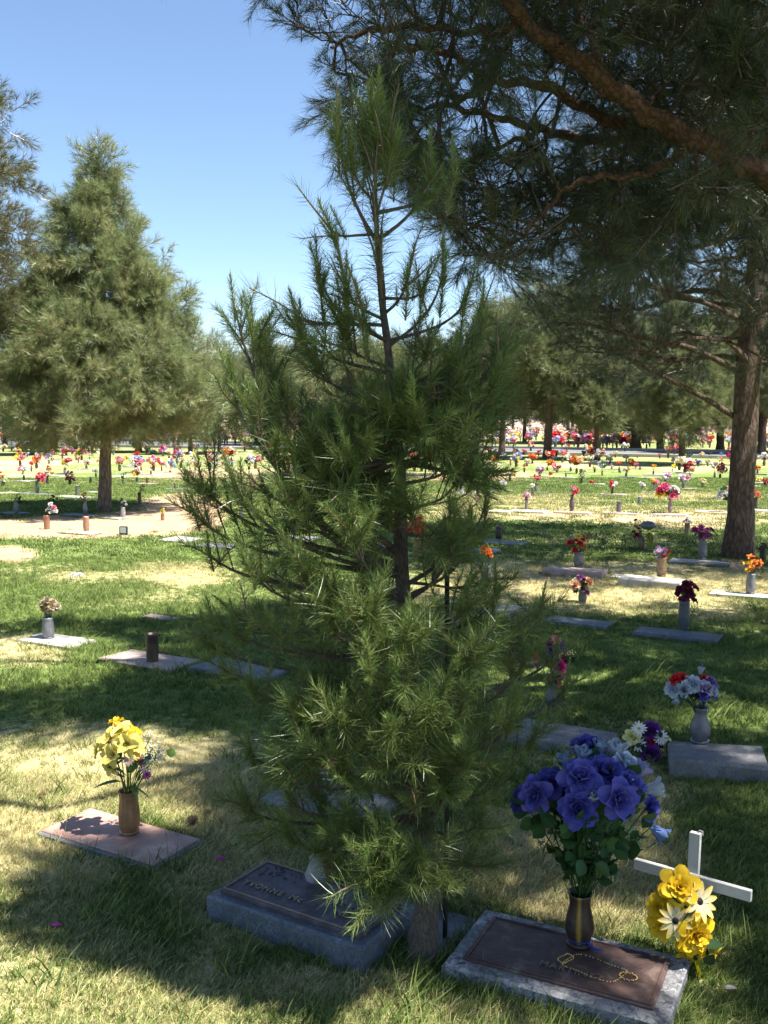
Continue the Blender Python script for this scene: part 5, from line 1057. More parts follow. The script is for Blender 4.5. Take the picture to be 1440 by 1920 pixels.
# ---- middle rows: (px, vase base py, vase h, vase w, vase colour, bouquet px, bouquet centre py, w, h, colours, marker width or 0)
_ = None
MID = [(45, 903, 12, 5, DK, 42, 880, 18, 18, [WHT, PNK, WHT], 30), (59, 884, 10, 4, GRY, 59, 869, 9, 8, [RED], 0), (89, 909, 16, 6, GRY, 90, 884, 17, 22, [ORG, WHT, PCH], 0), (122, 889, 12, 6, LGR, 124, 866, 18, 14, [RED, (.8, .6, .1), PNK], 34), (131, 909, 8, 6, DK, 131, 894, 18, 20, [(.12, .05, .06), (.2, .08, .08)], 0), (92, 870, 6, 4, GRY, 91, 857, 15, 17, [WHT, LIL, (.2, .15, .35)], 0), (70, 865, 7, 4, GRY, 70, 853, 9, 9, [WHT, CRM], 0), (36, 851, 6, 5, BRN, 38, 838, 17, 16, [PCH, ORG, CRM], 0), (71, 851, 5, 3, GRY, 71, 843, 8, 9, [MAG, PNK], 0), (97, 856, 6, 3, BRN, 97, 847, 9, 7, [(.7, .15, .2)], 0), (117, 860, 5, 4, BRN, 117, 849, 11, 14, [MAG, WHT, RED], 0), (135, 852, 5, 3, GRY, 135, 844, 13, 10, [LIL, MAG], 0), (143, 863, 7, 3, BRN, 143, 852, 9, 8, [(.85, .65, .1), CRM], 0), (147, 868, 6, 3, TER, 147, 859, 7, 6, [PNK], 30), (168, 864, 7, 3, GRY, 168, 851, 7, 8, [PNK, WHT], 0), (162, 880, 7, 5, BRN, 163, 867, 13, 9, [RED, WHT, WHT], 26), (180, 896, 9, 4, DK, 179, 882, 12, 8, [WHT], 0), (170, 906, 12, 5, DK, _, 0, 0, 0, [], 0), (189, 882, 8, 5, GRY, 190, 860, 20, 32, [WHT, PNK, CRM, PCH], 0), (6, 912, 10, 6, GRY, 6, 896, 15, 24, [WHT, RED, (.8, .7, .2)], 0), (22, 845, 5, 4, GRY, 22, 834, 12, 13, [WHT, (.4, .4, .65)], 0), (6, 847, 5, 4, BRN, 6, 838, 13, 10, [(.8, .7, .3), WHT], 0), (51, 857, 5, 3, GRY, 51, 851, 7, 6, [(.15, .2, .5), WHT], 0), (157, 846, 5, 3, BRN, 157, 838, 13, 8, [PCH, CRM], 0), (120, 843, 4, 4, GRY, 120, 835, 14, 8, [WHT, CRM], 0), (188, 924, 8, 5, GRY, 187, 915, 8, 6, [RED], 34),
 (231, 909, 9, 4, GRY, 231, 892, 10, 17, [GRN, (.25, .3, .2)], 0), (257, 904, 9, 4, TEAL, 256, 885, 18, 14, [ORG, (.6, .35, .05), WHT], 30), (276, 908, 13, 5, BRN, _, 0, 0, 0, [], 34), (283, 891, 8, 4, GRY, 283, 868, 17, 24, [LIL, MAG, (.8, .75, .4), PNK], 24), (303, 883, 8, 4, TER, 302, 865, 15, 16, [WHT, RED, PNK], 0), (319, 886, 4, 5, LGR, 319, 870, 17, 22, [PNK, WHT, (.15, .3, .6)], 0), (265, 883, 8, 5, TER, 263, 863, 14, 16, [(.05, .08, .42), (.08, .12, .5)], 0), (247, 875, 9, 3, LGR, 237, 858, 9, 6, [(.85, .72, .05)], 28), (223, 868, 4, 3, GRY, 223, 861, 10, 8, [LIL, (.35, .15, .5)], 0), (256, 856, 4, 3, GRY, 256, 850, 11, 8, [RED], 0), (317, 862, 7, 4, DK, 318, 849, 12, 9, [(.5, .3, .3), CRM], 0), (341, 858, 4, 4, GRY, 341, 848, 12, 12, [PCH, WHT], 0), (361, 866, 7, 4, BRN, 362, 853, 15, 9, [(.85, .65, .1), WHT, CRM], 0), (356, 880, 4, 3, GRY, 355, 868, 15, 11, [WHT, (.6, .65, .4)], 0), (367, 882, 4, 3, GRY, 367, 872, 10, 11, [(.72, .1, .25)], 0), (352, 903, 9, 6, DK, 353, 887, 13, 14, [PNK, (.6, .25, .3)], 0), (329, 918, 13, 5, (.24, .2, .14), _, 0, 0, 0, [], 30), (307, 849, 5, 3, GRY, 307, 841, 10, 6, [(.85, .75, .2)], 0), (334, 853, 5, 3, DK, 334, 843, 11, 8, [PCH, BRN], 0), (275, 851, 6, 3, DK, 275, 842, 12, 8, [WHT, PCH, GRN2], 0), (289, 851, 3, 3, GRY, 286, 848, 14, 6, [(.8, .75, .4), WHT], 0), (407, 866, 6, 4, GRY, 407, 854, 10, 9, [LIL, WHT], 0), (392, 866, 6, 4, DK, 392, 851, 10, 12, [RED, PNK], 0), (404, 878, 4, 3, GRY, 404, 868, 10, 8, [WHT], 26), (434, 866, 8, 4, GRY, 432, 848, 24, 14, [RED, ORG, CRM], 0), (436, 912, 12, 6, GRY, 436, 895, 16, 14, [PNK, (.65, .08, .12), WHT], 0), (467, 880, 6, 5, DK, 467, 862, 20, 20, [WHT, DK, (.6, .6, .65)], 0), (435, 884, 5, 4, GRY, 434, 869, 12, 16, [LIL, WHT], 0), (690, 880, 8, 4, GRY, 690, 861, 20, 18, [PNK, WHT, WHT], 0), (770, 868, 8, 4, DK, 770, 850, 11, 14, [(.65, .08, .15), PNK], 0), (803, 866, 5, 4, GRY, 803, 855, 9, 8, [(.35, .5, .7), WHT], 0), (812, 893, 5, 4, GRY, 813, 881, 16, 12, [(.15, .3, .55), WHT, WHT], 0), (832, 863, 4, 3, GRY, 831, 852, 12, 8, [RED, CRM], 20), (842, 998, 4, 4, GRY, 841, 989, 10, 7, [(.65, .12, .4)], 0),
 (893, 950, 6, 8, GRY, 892, 932, 20, 26, [WHT, CRM, (.6, .4, .3)], 0), (899, 895, 11, 5, DK, 901, 872, 12, 18, [WHT, CRM, WHT], 20), (917, 886, 9, 4, DK, 917, 872, 7, 6, [(.85, .8, .4)], 24), (926, 872, 5, 3, DK, 925, 861, 12, 10, [(.85, .5, .05), ORG], 22), (904, 859, 6, 4, DK, 905, 849, 14, 8, [(.6, .1, .1), WHT], 0), (932, 861, 6, 3, DK, 931, 852, 11, 8, [RED, PNK], 0), (944, 863, 7, 3, DK, 944, 853, 9, 8, [(.3, .4, .7), WHT], 0), (940, 887, 8, 4, DK, _, 0, 0, 0, [], 0), (961, 885, 8, 4, DK, _, 0, 0, 0, [], 0), (956, 903, 10, 5, DK, 955, 890, 12, 8, [WHT, PCH], 0), (964, 892, 3, 3, GRY, 963, 888, 9, 5, [(.85, .6, .05)], 22), (937, 920, 9, 4, GRY, 942, 907, 14, 9, [WHT], 30), (999, 930, 8, 6, BRN, 997, 913, 11, 11, [WHT, CRM], 0), (1005, 924, 18, 6, (.27, .26, .25), 1007, 896, 13, 12, [RED, PNK], 38), (1012, 894, 4, 5, GRY, 1012, 880, 16, 18, [WHT, LIL, (.35, .1, .3)], 26), (1026, 882, 6, 4, BRN, 1031, 868, 15, 12, [ORG, (.8, .35, .05)], 0), (1044, 886, 4, 4, GRY, 1043, 876, 17, 14, [WHT, PNK, (.55, .08, .1)], 0), (1032, 891, 2, 2, GRY, 1032, 888, 8, 6, [RED], 0), (998, 870, 6, 4, DK, 998, 858, 16, 12, [ORG, (.65, .08, .05)], 20), (983, 853, 5, 3, DK, 983, 847, 9, 8, [(.6, .04, .06)], 0), (1010, 855, 6, 3, DK, 1010, 848, 9, 7, [(.65, .1, .1)], 0), (983, 886, 9, 4, DK, 983, 873, 6, 6, [RED], 0), (966, 869, 5, 3, BRN, 965, 860, 10, 9, [RED, LIL], 0), (988, 874, 5, 4, GRY, 988, 864, 13, 8, [(.85, .75, .3), WHT], 0), (1038, 863, 4, 4, GRY, 1038, 858, 10, 9, [WHT], 0), (1043, 857, 6, 4, DK, 1043, 849, 11, 8, [(.35, .1, .05), ORG], 20), (957, 872, 9, 3, TER, 957, 862, 5, 6, [TER], 0),
 (1148, 928, 12, 5, DK, 1149, 907, 17, 18, [PNK, RED, WHT], 48), (1090, 907, 10, 5, BRN, 1092, 888, 16, 18, [WHT, GRN2, CRM], 0), (1112, 908, 2, 3, GRY, 1109, 904, 10, 5, [RED], 36), (1204, 920, 2, 3, GRY, 1204, 909, 12, 11, [(.8, .7, .7), WHT], 0), (1226, 922, 16, 5, LGR, 1227, 904, 16, 12, [(.7, .12, .2), (.8, .5, .1), PNK], 36), (1174, 895, 9, 5, GRY, 1174, 880, 14, 10, [ORG, WHT, (.8, .6, .1)], 36), (1081, 888, 10, 5, BRN, 1082, 864, 22, 16, [RED, ORG, PCH], 0), (1070, 884, 8, 5, GRY, 1068, 860, 20, 18, [PCH, WHT, (.6, .15, .1)], 0), (1061, 896, 10, 4, (.22, .18, .16), _, 0, 0, 0, [], 30), (1129, 892, 9, 4, TER, 1128, 872, 16, 13, [WHT, (.5, .55, .7), GRN2], 0), (1115, 886, 8, 4, DK, 1114, 876, 9, 6, [(.7, .7, .3)], 0), (1106, 876, 8, 5, BRN, 1106, 860, 14, 15, [GRN2, CRM, WHT], 0), (1147, 880, 5, 3, GRY, 1147, 873, 7, 8, [(.6, .4, .4)], 32), (1144, 870, 8, 4, DK, 1143, 860, 12, 8, [(.85, .75, .3), WHT], 0), (1161, 886, 10, 4, GRY, 1160, 869, 10, 9, [(.78, .13, .03)], 0), (1137, 864, 6, 3, DK, 1137, 854, 10, 7, [WHT, (.6, .5, .5)], 28), (1154, 858, 5, 4, BRN, 1154, 850, 10, 7, [WHT, (.85, .75, .4)], 0), (1174, 867, 8, 3, DK, 1173, 856, 12, 6, [WHT, CRM], 0), (1186, 874, 6, 4, BRN, 1184, 865, 14, 11, [RED, (.85, .6, .1)], 0), (1192, 878, 5, 3, GRY, 1192, 870, 9, 8, [(.6, .15, .2)], 24), (1225, 891, 8, 4, BRN, 1226, 876, 9, 10, [(.82, .42, .03)], 34), (1094, 860, 8, 4, DK, 1094, 848, 8, 8, [(.12, .03, .06)], 0), (1237, 860, 6, 3, DK, 1237, 853, 6, 5, [(.65, .15, .15)], 0), (1126, 857, 5, 3, GRY, 1125, 851, 7, 6, [WHT], 0), (1195, 859, 5, 3, GRY, _, 0, 0, 0, [], 0), (1200, 881, 6, 4, GRY, _, 0, 0, 0, [], 0), (1163, 887, 5, 3, GRY, _, 0, 0, 0, [], 0),
 (1249, 912, 4, 4, GRY, 1249, 896, 17, 14, [LIL, WHT, (.6, .3, .5)], 0), (1281, 917, 14, 6, (.2, .25, .24), 1282, 895, 22, 19, [WHT, PNK, WHT, LIL], 30), (1293, 903, 14, 5, DK, 1291, 876, 24, 20, [(.45, .05, .06), (.3, .03, .05), PCH], 0), (1261, 886, 7, 4, WHT, 1263, 874, 10, 7, [(.85, .72, .05)], 32), (1264, 868, 6, 5, GRY, 1264, 861, 12, 7, [(.85, .7, .1), WHT], 0), (1309, 875, 3, 3, GRY, 1309, 867, 12, 10, [(.08, .12, .45)], 0), (1317, 915, 10, 6, TAN, 1318, 902, 12, 10, [(.75, .65, .25), CRM], 0), (1350, 898, 10, 5, DK, 1353, 878, 20, 18, [(.14, .02, .02), (.2, .02, .02), DK], 0), (1349, 873, 4, 4, GRY, 1350, 861, 12, 8, [ORG, WHT, PCH], 0), (1340, 897, 12, 5, (.3, .3, .28), 1338, 872, 15, 10, [PNK, WHT, (.5, .4, .4)], 0), (1327, 874, 6, 4, GRY, 1327, 864, 11, 8, [(.8, .75, .3), WHT], 0), (1314, 859, 5, 4, GRY, 1315, 851, 10, 8, [CRM, PCH], 0), (1293, 862, 6, 4, DK, 1293, 852, 12, 8, [(.05, .06, .10)], 0), (1286, 862, 4, 3, GRY, 1286, 857, 10, 6, [CRM, (.6, .65, .35)], 0), (1420, 890, 9, 4, BRN, 1420, 877, 13, 9, [(.85, .65, .1), RED], 24), (1421, 906, 4, 4, GRY, 1421, 900, 17, 12, [(.82, .68, .2)], 24), (1436, 912, 6, 4, GRY, 1436, 903, 14, 13, [(.5, .04, .06)], 0), (1418, 862, 5, 4, GRY, 1418, 855, 9, 7, [LIL, WHT], 0), (1372, 866, 5, 4, GRY, 1371, 862, 8, 8, [PCH, PNK], 0), (1330, 856, 5, 3, DK, 1331, 849, 8, 6, [DK, (.1, .1, .2)], 0), (1352, 857, 4, 3, GRY, 1352, 850, 8, 5, [(.15, .2, .5)], 0)]
rm = random.Random(99); PALM = [WHT, WHT, PNK, RED, (.85, .65, .1), ORG, PCH, LIL, CRM, (.75, .3, .35), MAG, (.4, .45, .7)]; kk = 0
while kk < 95:
    px = rm.uniform(10, 1435); py = 846 + 46 * rm.random() ** 1.5 + (0 if px > 800 else -5)
    if any(abs(m_[0] - px) < 9 and abs(m_[1] - py) < 5 for m_ in MID): continue
    sz = (py - 785) / 60; MID.append((px, py, 7 * sz, 4 * sz, rm.choice((GRY, BRN, DK, TER, LGR)), px + rm.uniform(-1, 1), py - 12 * sz, rm.uniform(9, 15) * sz, rm.uniform(8, 13) * sz, [rm.choice(PALM) for _k in range(3)], 20 if rm.random() < .2 else 0)); kk += 1
CN = [((.78, .77, .74), 'white'), ((.75, .66, .42), 'cream'), ((.85, .68, .1), 'yellow'), ((.8, .45, .05), 'orange yellow'), ((.8, .2, .02), 'orange'), ((.8, .42, .25), 'peach'), ((.65, .05, .05), 'red'), ((.75, .22, .3), 'pink'), ((.5, .04, .2), 'magenta'), ((.55, .3, .6), 'lilac'), ((.16, .03, .26), 'purple'), ((.08, .12, .5), 'blue'), ((.45, .52, .72), 'pale blue'), ((.2, .02, .04), 'dark red'), ((.06, .05, .05), 'blackish'), ((.05, .12, .03), 'green'), ((.35, .36, .38), 'light grey'), ((.16, .16, .17), 'grey'), ((.18, .1, .06), 'brown'), ((.42, .2, .12), 'terracotta'), ((.4, .27, .15), 'tan'), ((.04, .12, .12), 'teal'), ((.7, .12, .3), 'rose pink')]
def cname(c): return min(CN, key=lambda k: sum((math.sqrt(a) - math.sqrt(b_)) ** 2 for a, b_ in zip(k[0], c)))[1]
def zone(px, py):
    row = 'by the road' if py < 857 else 'in the far rows' if py < 872 else 'in the middle rows' if py < 893 else 'on the lawn'
    z = 'left of the leaning trunk' if px < 190 else 'right of the leaning trunk' if px < 380 else 'behind the young pine' if px < 870 else 'right of the young pine' if px < 1060 else 'between pine and thick trunk' if px < 1230 else 'left of the thick trunk' if px < 1380 else 'right of the thick trunk'
    return row + ' ' + z
class Labels:
    def __init__(s): s.d = {}
    def put(s, o, px, base): s.d.setdefault(base, []).append((px, o))
    def done(s):
        W_ = ['leftmost', 'second from left', 'third from left', 'fourth from left', 'fifth from left', 'sixth from left', 'seventh from left', 'eighth from left', 'ninth from left', 'tenth from left', 'eleventh from left', 'twelfth from left']
        for base, L in s.d.items():
            L.sort(key=lambda t: t[0])
            if len(L) == 1: L[0][1]['label'] = base; continue
            for i, (px, o) in enumerate(L): o['label'] = base + ', ' + (W_[i] if i < len(W_) and i < len(L) - 1 else ('rightmost' if i == len(L) - 1 else str(i + 1) + 'th from left'))
LB = Labels()
_bm = {}
def blob_bouquet(r_, h, cols, rr, nper=5):
    """small far bouquet: petal tufts over leaves, one mesh"""
    r_ *= 1.22
    mb = MB(); n = 9
    for k in range(n):
        a = k * 2.4; q = math.sqrt((k + .3) / n) * .75; c0 = Vector((math.cos(a) * q * r_, math.sin(a) * q * r_ * .8, h * (.5 + .45 * rr.uniform(-.8, 1) * (1 - q * .3)))); c = cols[k % len(cols)]; s = r_ * .50
        for j in range(nper + 4):
            d = Vector((rr.gauss(0, 1), rr.gauss(-.2, 1), rr.gauss(.4, 1))).normalized(); u, v = frame(d); p = c0 + d * s * .55
            cc = shade(c, rr.uniform(.65, 1.12)); mb.add([p - u * s * .5, p - v * s * .45 + d * s * .2, p + u * s * .5, p + v * s * .45 + d * s * .1], [(0, 1, 2, 3)], cc)
    for k in range(9):
        a = rr.uniform(0, 6.28); d = Vector((math.cos(a), math.sin(a), rr.uniform(-.2, .6))).normalized(); leaf(mb, (0, 0, h * .1), d * 1, r_ * .9, r_ * .3, shade(GRN, rr.uniform(.6, 1.5)), .2)
    return mb
for (px, py, vh, vw, vc, bx, by, bw, bh, cols, mw) in MID:
    g = G(px, py); s = g.y / F; zn = zone(px, py)
    mb = MB(); r_ = vw * s / 2; h = vh * s
    lathe(mb, [(r_ * .6, 0), (r_ * .95, h * .3), (r_, h * .5), (r_ * .75, h * .85), (r_ * .9, h), (r_ * .7, h), (r_ * .6, h * .7)], 10, vc)
    o = obj('flower_vase', mb, M_VASE, smooth=True, loc=(g.x, g.y, 0)); tag(o, None, 'vase', 'vases in the grave rows')
    LB.put(o, px, ('empty ' if bx is None else '') + cname(vc) + ' grave vase ' + zn)
    if bx is not None:
        r_ = bw * s / 2; hh = bh * s; cz = P3(bx, by, g.y); mb = blob_bouquet(r_, hh, cols, rnd)
        tube(mb, [(g.x - cz.x, 0, h - (cz.z - hh / 2)), (0, 0, hh * .3)], [.006, .006], 4, GRN, cap=False)
        o = obj('bouquet', mb, M_PETAL, loc=(cz.x, g.y, cz.z - hh / 2)); tag(o, None, 'bouquet', 'bouquets in the grave rows')
        nm = [];  [nm.append(cname(c)) for c in cols if cname(c) not in nm]
        LB.put(o, px, ' and '.join(nm[:2]) + ' bouquet ' + zn)
    if mw:
        L = .52; mb = MB(); box(mb, -L / 2, L / 2, -.15, .15, -.03, rnd.uniform(.008, .03), .006, jit=.008); mm = rnd.choice((M_STONE_PALE, M_STONE_PALE, M_STONE_PINK, M_GRANITE_GREY))
        o = obj('grave_marker', mb, mm, loc=(g.x, g.y - .02, 0), rot=(0, 0, R(rnd.uniform(-33, -24)))); tag(o, None, 'grave marker', 'markers in the grave rows')
        LB.put(o, px, {'pale_stone': 'pale', 'pinkish_stone': 'pinkish', 'weathered_grey_stone': 'grey'}[mm.name] + ' flat grave marker ' + zn)
# extra bare markers seen in the middle rows
for (px, py, m_, L) in [(68, 927, M_GRANITE_GREY, 1.0), (140, 933, M_STONE_PALE, .9), (40, 903, M_GRANITE_GREY, .6), (120, 862, M_STONE_PINK, .8), (105, 893, M_STONE_PALE, .7), (20, 925, M_STONE_SAND, .6), (360, 918, M_STONE_PALE, .6), (225, 893, M_STONE_PALE, .6), (250, 877, M_STONE_PALE, .6), (420, 870, M_STONE_PALE, .6), (990, 960, M_STONE_PALE, .65), (1075, 962, M_STONE_PINK, .62), (1165, 963, M_STONE_PINK, .62), (1252, 965, M_STONE_PINK, .66), (1425, 958, M_STONE_PALE, .6), (863, 926, M_STONE_PALE, .4), (1340, 962, M_STONE_SAND, .6), (910, 922, M_STONE_PALE, .5), (1235, 888, M_STONE_SAND, .7), (1220, 897, M_STONE_PALE, .6), (1395, 875, M_STONE_PALE, .6), (940, 960, M_STONE_SAND, .4), (1400, 912, M_STONE_PALE, .6), (560, 1010, M_STONE_PALE, .5), (580, 930, M_STONE_PALE, .6), (640, 925, M_STONE_PINK, .6)]:
    g = G(px, py); z1 = rnd.uniform(.008, .025); mb = MB(); box(mb, -L / 2, L / 2, -.16, .16, -.04, z1, .006, jit=.006)
    o = obj('grave_marker', mb, m_, loc=(g.x, g.y, 0), rot=(0, 0, R(rnd.uniform(-33, -24)))); tag(o, None, 'grave marker', 'markers in the grave rows'); FOOT.append((g.x, g.y, L / 2, .16, o.rotation_euler.z))
    LB.put(o, px, {'pale_stone': 'pale', 'pinkish_stone': 'pinkish', 'weathered_grey_stone': 'grey', 'sandy_stone': 'sandy'}[m_.name] + ' flat grave marker ' + zone(px, py))
# ---- dense rows beyond the road: 150 nearest as things, the rest as one mass
pal = [WHT, WHT, PNK, RED, (.85, .65, .1), ORG, PCH, LIL, CRM, (.75, .3, .35), MAG, (.4, .45, .7), (.8, .35, .2), (.1, .03, .05)]
far = []; k = 0
while len(far) < 1000:
    k += 1; px = rnd.uniform(-60, 1500); py = 806 + 37 * rnd.random() ** 1.15
    if px < 800 and py > 831: py -= 8
    far.append((px, py))
far.sort(key=lambda t: -t[1]); mass = MB()
protos = {}
for i, (px, py) in enumerate(far):
    g = G(px, py); c = rnd.choice(pal); c2 = rnd.choice(pal); r_ = rnd.uniform(.15, .30); h = rnd.uniform(.28, .48); b0 = rnd.uniform(.18, .4)
    if i < 140:
        key = (pal.index(c), pal.index(c2) % 4)
        if key not in protos:
            mb = blob_bouquet(.24, .38, [c, c, c2], rnd, 3); vs = MB(); vs.add([(x, y, z + .28) for x, y, z in mb.v], mb.f, mb.c); lathe(vs, [(.03, 0), (.045, .1), (.04, .28)], 6, GRY); protos[key] = (vs.mesh('bouquet', [M_PETAL]), c, c2)
        me, ca, cb = protos[key]; o = link('bouquet', me, loc=(g.x, g.y, 0), rot=(0, 0, rnd.uniform(0, 6.28)), scale=rnd.uniform(.8, 1.25)); n1, n2 = cname(ca), cname(cb)
        tag(o, None, 'bouquet', 'small bouquets across the road')
        LB.put(o, px, '%s bouquet across the road ' % (n1 if n1 == n2 else n1 + ' and ' + n2) + zone(px, py).split('by the road ')[-1])
    else:
        mb = blob_bouquet(r_, h, [c, c2], rnd, 1); mass.add([(x + g.x, y + g.y, z + b0) for x, y, z in mb.v], mb.f, mb.c)
        tm = MB(); lathe(tm, [(.03, 0), (.04, b0)], 5, GRY); mass.add([(x + g.x, y + g.y, z) for x, y, z in tm.v], tm.f, tm.c)
tag(obj('bouquets', mass, M_PETAL), 'mass of tiny coloured bouquets filling the farthest grave rows', 'bouquets', kind='stuff')
LB.done()
# ------------------------------------------------------------------ small things on the grass
def pine_cone(px, py, size, label):
    g = G(px, py); root = link('pine_cone', None, loc=(g.x, g.y, size * .36), rot=(R(62), R(10), R(rnd.uniform(0, 360)))); tag(root, label, 'pine cone', 'fallen pine cones')
    mb = MB(); lathe(mb, [(size * .1, -size * .5), (size * .22, -size * .3), (size * .2, 0), (size * .1, size * .4)], 8); obj('core', mb, M_CONE, root)
    mb = MB(); n = 70
    for k in range(n):
        t = k / n; z = size * (-.45 + .95 * t); r_ = size * .40 * math.sin(math.pi * min(1, .18 + .80 * t)) ** .7; a = k * 2.4; c, s = math.cos(a), math.sin(a); w_ = size * .11
        vs = [(c * r_ * .4, s * r_ * .4, z), (c * r_ - s * w_, s * r_ + c * w_, z + size * .03), (c * r_ * 1.12, s * r_ * 1.12, z + size * .07), (c * r_ + s * w_, s * r_ - c * w_, z + size * .03), (c * r_, s * r_, z + size * -.02)]
        mb.add(vs, [(0, 1, 2, 3), (0, 3, 4), (0, 4, 1), (4, 3, 2), (4, 2, 1)])
    obj('scales', mb, M_CONE, root)['kind'] = 'stuff'
pine_cone(360, 1547, .05, 'open brown pine cone on the grass right of the reddish flat marker')
pine_cone(1376, 1457, .045, 'pine cone in front of the raised weathered marker at the right edge')
pine_cone(388, 1530, .035, 'small dark pine cone a little behind and right of the open one')
# plastic bag on the raised marker
g = G(592, 1655, .10); root = link('plastic_bag', None, loc=(g.x, g.y, .1015)); tag(root, 'small crumpled clear plastic bag standing on the raised marker', 'bag')
mb = MB(); n = 18; prof = [(.020, .0), (.030, .008), (.032, .03), (.024, .05), (.016, .07), (.020, .085), (.008, .098)]
vs = [(r_ * (1 + .22 * math.sin(k * 2.3 + j * 1.7)) * math.cos(6.283 * k / n), r_ * (1 + .22 * math.cos(k * 3.1 + j)) * math.sin(6.283 * k / n) * .7, z) for j, (r_, z) in enumerate(prof) for k in range(n)]
mb.add(vs, [(j * n + k, j * n + (k + 1) % n, (j + 1) * n + (k + 1) % n, (j + 1) * n + k) for j in range(len(prof) - 1) for k in range(n)]); obj('film', mb, M_FILM, root, smooth=True)
mb = MB(); tube(mb, [(0, 0, .002), (.01, 0, .05), (.03, .0, .10)], [.003, .003, .002], 5, (.15, .12, .06)); leaf(mb, (.03, 0, .09), (.5, 0, 1), .05, .025, (.12, .12, .04)); obj('dry_stalk', mb, M_LEAF, root)
# bead necklace on the marbled marker
mb = MB(); L_ = mz.matrix_world
cx, cy = .085, -.02
def bead(x, y, z, r_=.0028):
    vs = [(x + r_ * a, y + r_ * b_, z + r_ * c) for a, b_, c in ((1, 0, 0), (.5, .87, 0), (-.5, .87, 0), (-1, 0, 0), (-.5, -.87, 0), (.5, -.87, 0), (0, 0, 1), (0, 0, -1))]
    mb.add(vs, [(i, (i + 1) % 6, 6) for i in range(6)] + [((i + 1) % 6, i, 7) for i in range(6)])
for k in range(50): a = 6.283 * (k + rnd.uniform(-.2, .2)) / 50; bead(cx + .085 * math.cos(a) + .004 * math.sin(5 * a), cy + .050 * math.sin(a) + .009 * math.sin(3 * a + 1), .0615, .0026)
for k in range(22): a = 6.283 * k / 22; bead(cx - .085 + (.016 + .007 * math.sin(2 * a)) * math.cos(a), cy + .01 + .026 * math.sin(a), .0615)
for k in range(24): a = 6.283 * k / 24; bead(cx + .095 + .024 * math.cos(a), cy - .0 + .020 * math.sin(a) * (1 if k % 2 else .8), .0615)
ca, sa = math.cos(R(-26.5)), math.sin(R(-26.5)); tag(obj('bead_necklace', mb, M_GOLD, loc=(.525, 2.63, 0), rot=(0, 0, R(-26.5)), smooth=True), 'string of gold beads looped on the reddish brown plate', 'necklace')
# fallen petals, white balls, small solar light
for (px, py, c, lab) in [(405, 1622, (.5, .05, .35), 'magenta petal on the grass left of the raised marker'), (97, 1748, (.5, .05, .35), 'magenta petal in dry grass at the lower left'), (1361, 1868, (.6, .55, .48), 'pale scrap lying right of the marbled marker'), (72, 1500, (.12, .06, .03), 'dark brown chip in dry grass left of the yellow lilies')]:
    g = G(px, py); mb = MB(); petal(mb, .03, .022, 1.3, .3, .4, 0, c, shade(c, 1.2), 0, 4); tag(obj('petal', mb, M_PETAL, smooth=True, loc=(g.x, g.y, .02)), lab, 'petal')
g = G(143, 1083); root = link('white_bouquet', None, loc=(g.x, g.y, 0)); tag(root, 'pair of small round white blooms lying on the lawn at the left', 'bouquet')
for dx in (-.03, .035): link('flower', flower_mesh('carn', WHT, 1), root, loc=(dx, 0, .03), rot=rot_to((dx * 6, -.6, 1)), scale=.045)
mb = MB(); leaf(mb, (-.03, 0, .01), (-1, -.2, .1), .06, .02, GRN); obj('leaf', mb, M_LEAF, root)
g = G(232, 1003); root = link('solar_light', None, loc=(g.x, g.y, 0), rot=(0, 0, R(-8))); tag(root, 'small square solar garden light on the lawn below the white marker', 'garden light')
mb = MB(); box(mb, -.055, .055, -.02, .02, .0, .12, .008, (.03, .06, .07)); obj('housing', mb, M_VASE, root); mb = MB(); box(mb, -.040, .040, -.026, -.0205, .03, .105, .003, (.5, .58, .55)); obj('panel', mb, M_PETAL, root)
# ------------------------------------------------------------------ grass
def tuft(nb, h, spread, wd, lean, dryv):
    mb = MB()
    for k in range(nb):
        a = rnd.uniform(0, 6.283); r_ = spread * math.sqrt(rnd.random()); p = Vector((r_ * math.cos(a), r_ * math.sin(a), -.004)); an = abs(rnd.gauss(0, lean)); b_ = rnd.uniform(0, 6.283)
        d = Vector((math.sin(an) * math.cos(b_), math.sin(an) * math.sin(b_), math.cos(an))); L = h * rnd.uniform(.45, 1.15); u = Vector((-math.sin(b_ + 1), math.cos(b_ + 1), 0)); bend = Vector((math.cos(b_), math.sin(b_), -.35)) * L * rnd.uniform(.1, .55)
        vs = []; kv = rnd.uniform(.55, 1.25); dv = dryv + rnd.uniform(-.16, .16)
        for j in range(4):
            t = j / 3; q = p + d * L * t + bend * t * t; w_ = wd * (1 - t ** 1.5) * .5 + .0001
            q.z = max(q.z, .0005) if j else q.z; vs += [q - u * w_, q + u * w_]
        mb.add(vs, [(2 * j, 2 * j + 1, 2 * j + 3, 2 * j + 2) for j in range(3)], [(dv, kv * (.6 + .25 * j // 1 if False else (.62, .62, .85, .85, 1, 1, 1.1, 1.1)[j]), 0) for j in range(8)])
    return mb
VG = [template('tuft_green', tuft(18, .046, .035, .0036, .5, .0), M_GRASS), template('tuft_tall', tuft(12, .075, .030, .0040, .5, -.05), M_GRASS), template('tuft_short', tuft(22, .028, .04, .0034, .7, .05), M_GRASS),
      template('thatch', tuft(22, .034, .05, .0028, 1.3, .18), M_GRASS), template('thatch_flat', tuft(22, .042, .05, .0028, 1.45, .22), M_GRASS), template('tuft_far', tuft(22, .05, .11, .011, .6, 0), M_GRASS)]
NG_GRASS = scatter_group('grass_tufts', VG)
def in_foot(x, y):
    for (cx, cy, a, b_, an) in FOOT:
        dx, dy = x - cx, y - cy
        if abs(dx) > 1 or abs(dy) > 1: continue
        c, s = math.cos(an), math.sin(an); u, v = dx * c + dy * s, -dx * s + dy * c
        if abs(u) < a and abs(v) < b_: return True
    return False
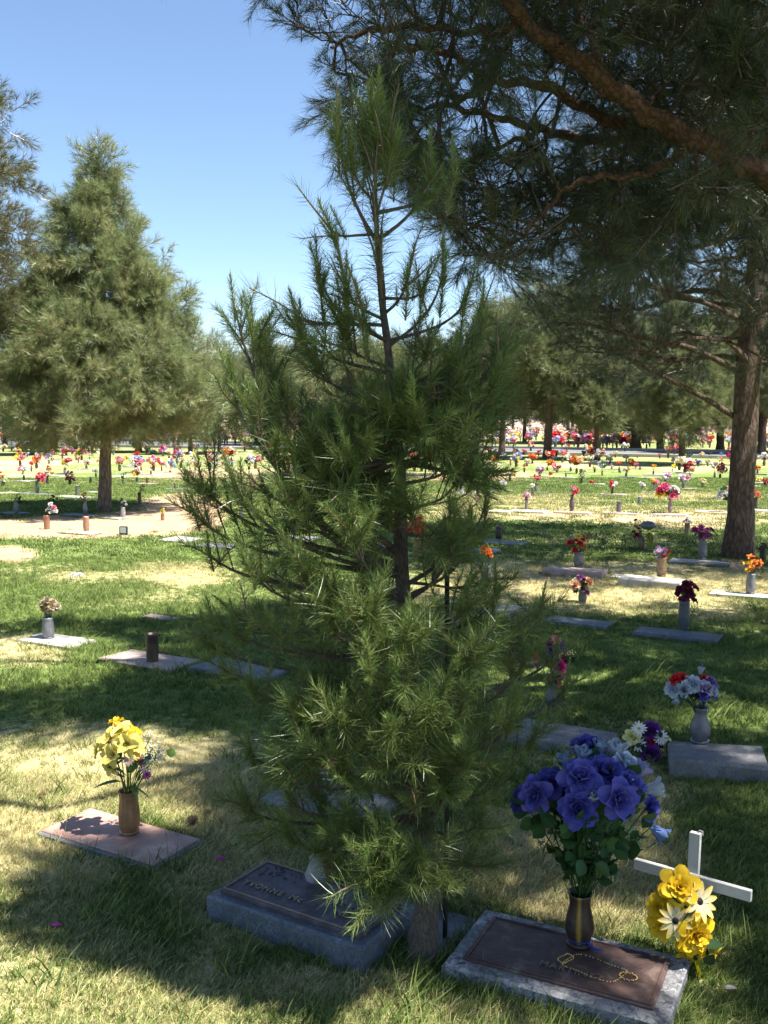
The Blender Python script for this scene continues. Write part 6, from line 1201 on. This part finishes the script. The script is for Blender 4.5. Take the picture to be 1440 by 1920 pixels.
P_, D_, S_, I_, DR = [], [], [], [], []
def grow_grass(y0, y1, n, far=False):
    for _ in range(n):
        y = (y0 ** 2 + (y1 ** 2 - y0 ** 2) * rnd.random()) ** .5; x = rnd.uniform(-1, 1) * (y * .46 + .35)
        if in_foot(x, y): continue
        d, b_ = cover(x, y)
        if rnd.random() < b_ * 1.15: continue
        cl = noise.noise(Vector((x * 1.8, y * 1.8, 20)))
        if y < 11:
            r_ = rnd.random()
            if d > .62: i = 3 if r_ < .42 else 4 if r_ < .75 else 2 if r_ < .93 else 0
            elif d > .42: i = 3 if r_ < .25 else 2 if r_ < .6 else 0 if r_ < .92 else 1
            else: i = 0 if r_ < .6 else 1 if r_ < .6 + .25 * (cl > 0) else 2
        else: i = 5
        s = rnd.uniform(.7, 1.15) * (1 + .35 * cl)
        if far: s *= 1.15
        P_.append((x, y, 0)); D_.append(Vector((rnd.gauss(0, .1), rnd.gauss(0, .1), 1))); S_.append(s); I_.append(i); DR.append(d + rnd.gauss(0, .08))
for (cx, cy, a_, b__, an) in list(FOOT)[:24]:
    for _ in range(70):                                # longer blades the mower misses along the edges of the stones
        t_ = rnd.uniform(-1, 1); e_ = rnd.choice(((t_ * a_, -b__ - .02), (t_ * a_, -b__ - .02), (t_ * a_, b__ + .02), (a_ + .02, t_ * b__), (-a_ - .02, t_ * b__)))
        x = cx + e_[0] * math.cos(an) - e_[1] * math.sin(an) + rnd.gauss(0, .012); y = cy + e_[0] * math.sin(an) + e_[1] * math.cos(an) + rnd.gauss(0, .012)
        P_.append((x, y, 0)); D_.append(Vector((rnd.gauss(0, .2), rnd.gauss(0, .2), 1))); S_.append(rnd.uniform(.6, 1.25)); I_.append(rnd.choice((0, 1, 2, 3))); DR.append(cover(x, y)[0] * .8 + rnd.gauss(0, .1))
for _ in range(260):                                   # scattered weedy tufts
    y = rnd.uniform(2.3, 9); x = rnd.uniform(-1, 1) * y * .45
    if not in_foot(x, y): P_.append((x, y, 0)); D_.append(Vector((rnd.gauss(0, .15), rnd.gauss(0, .15), 1))); S_.append(rnd.uniform(1.2, 1.9)); I_.append(1); DR.append(rnd.uniform(-.1, .4))
grow_grass(1.9, 4.2, 34000); grow_grass(4.2, 11, 42000); grow_grass(11, 26, 26000, True)
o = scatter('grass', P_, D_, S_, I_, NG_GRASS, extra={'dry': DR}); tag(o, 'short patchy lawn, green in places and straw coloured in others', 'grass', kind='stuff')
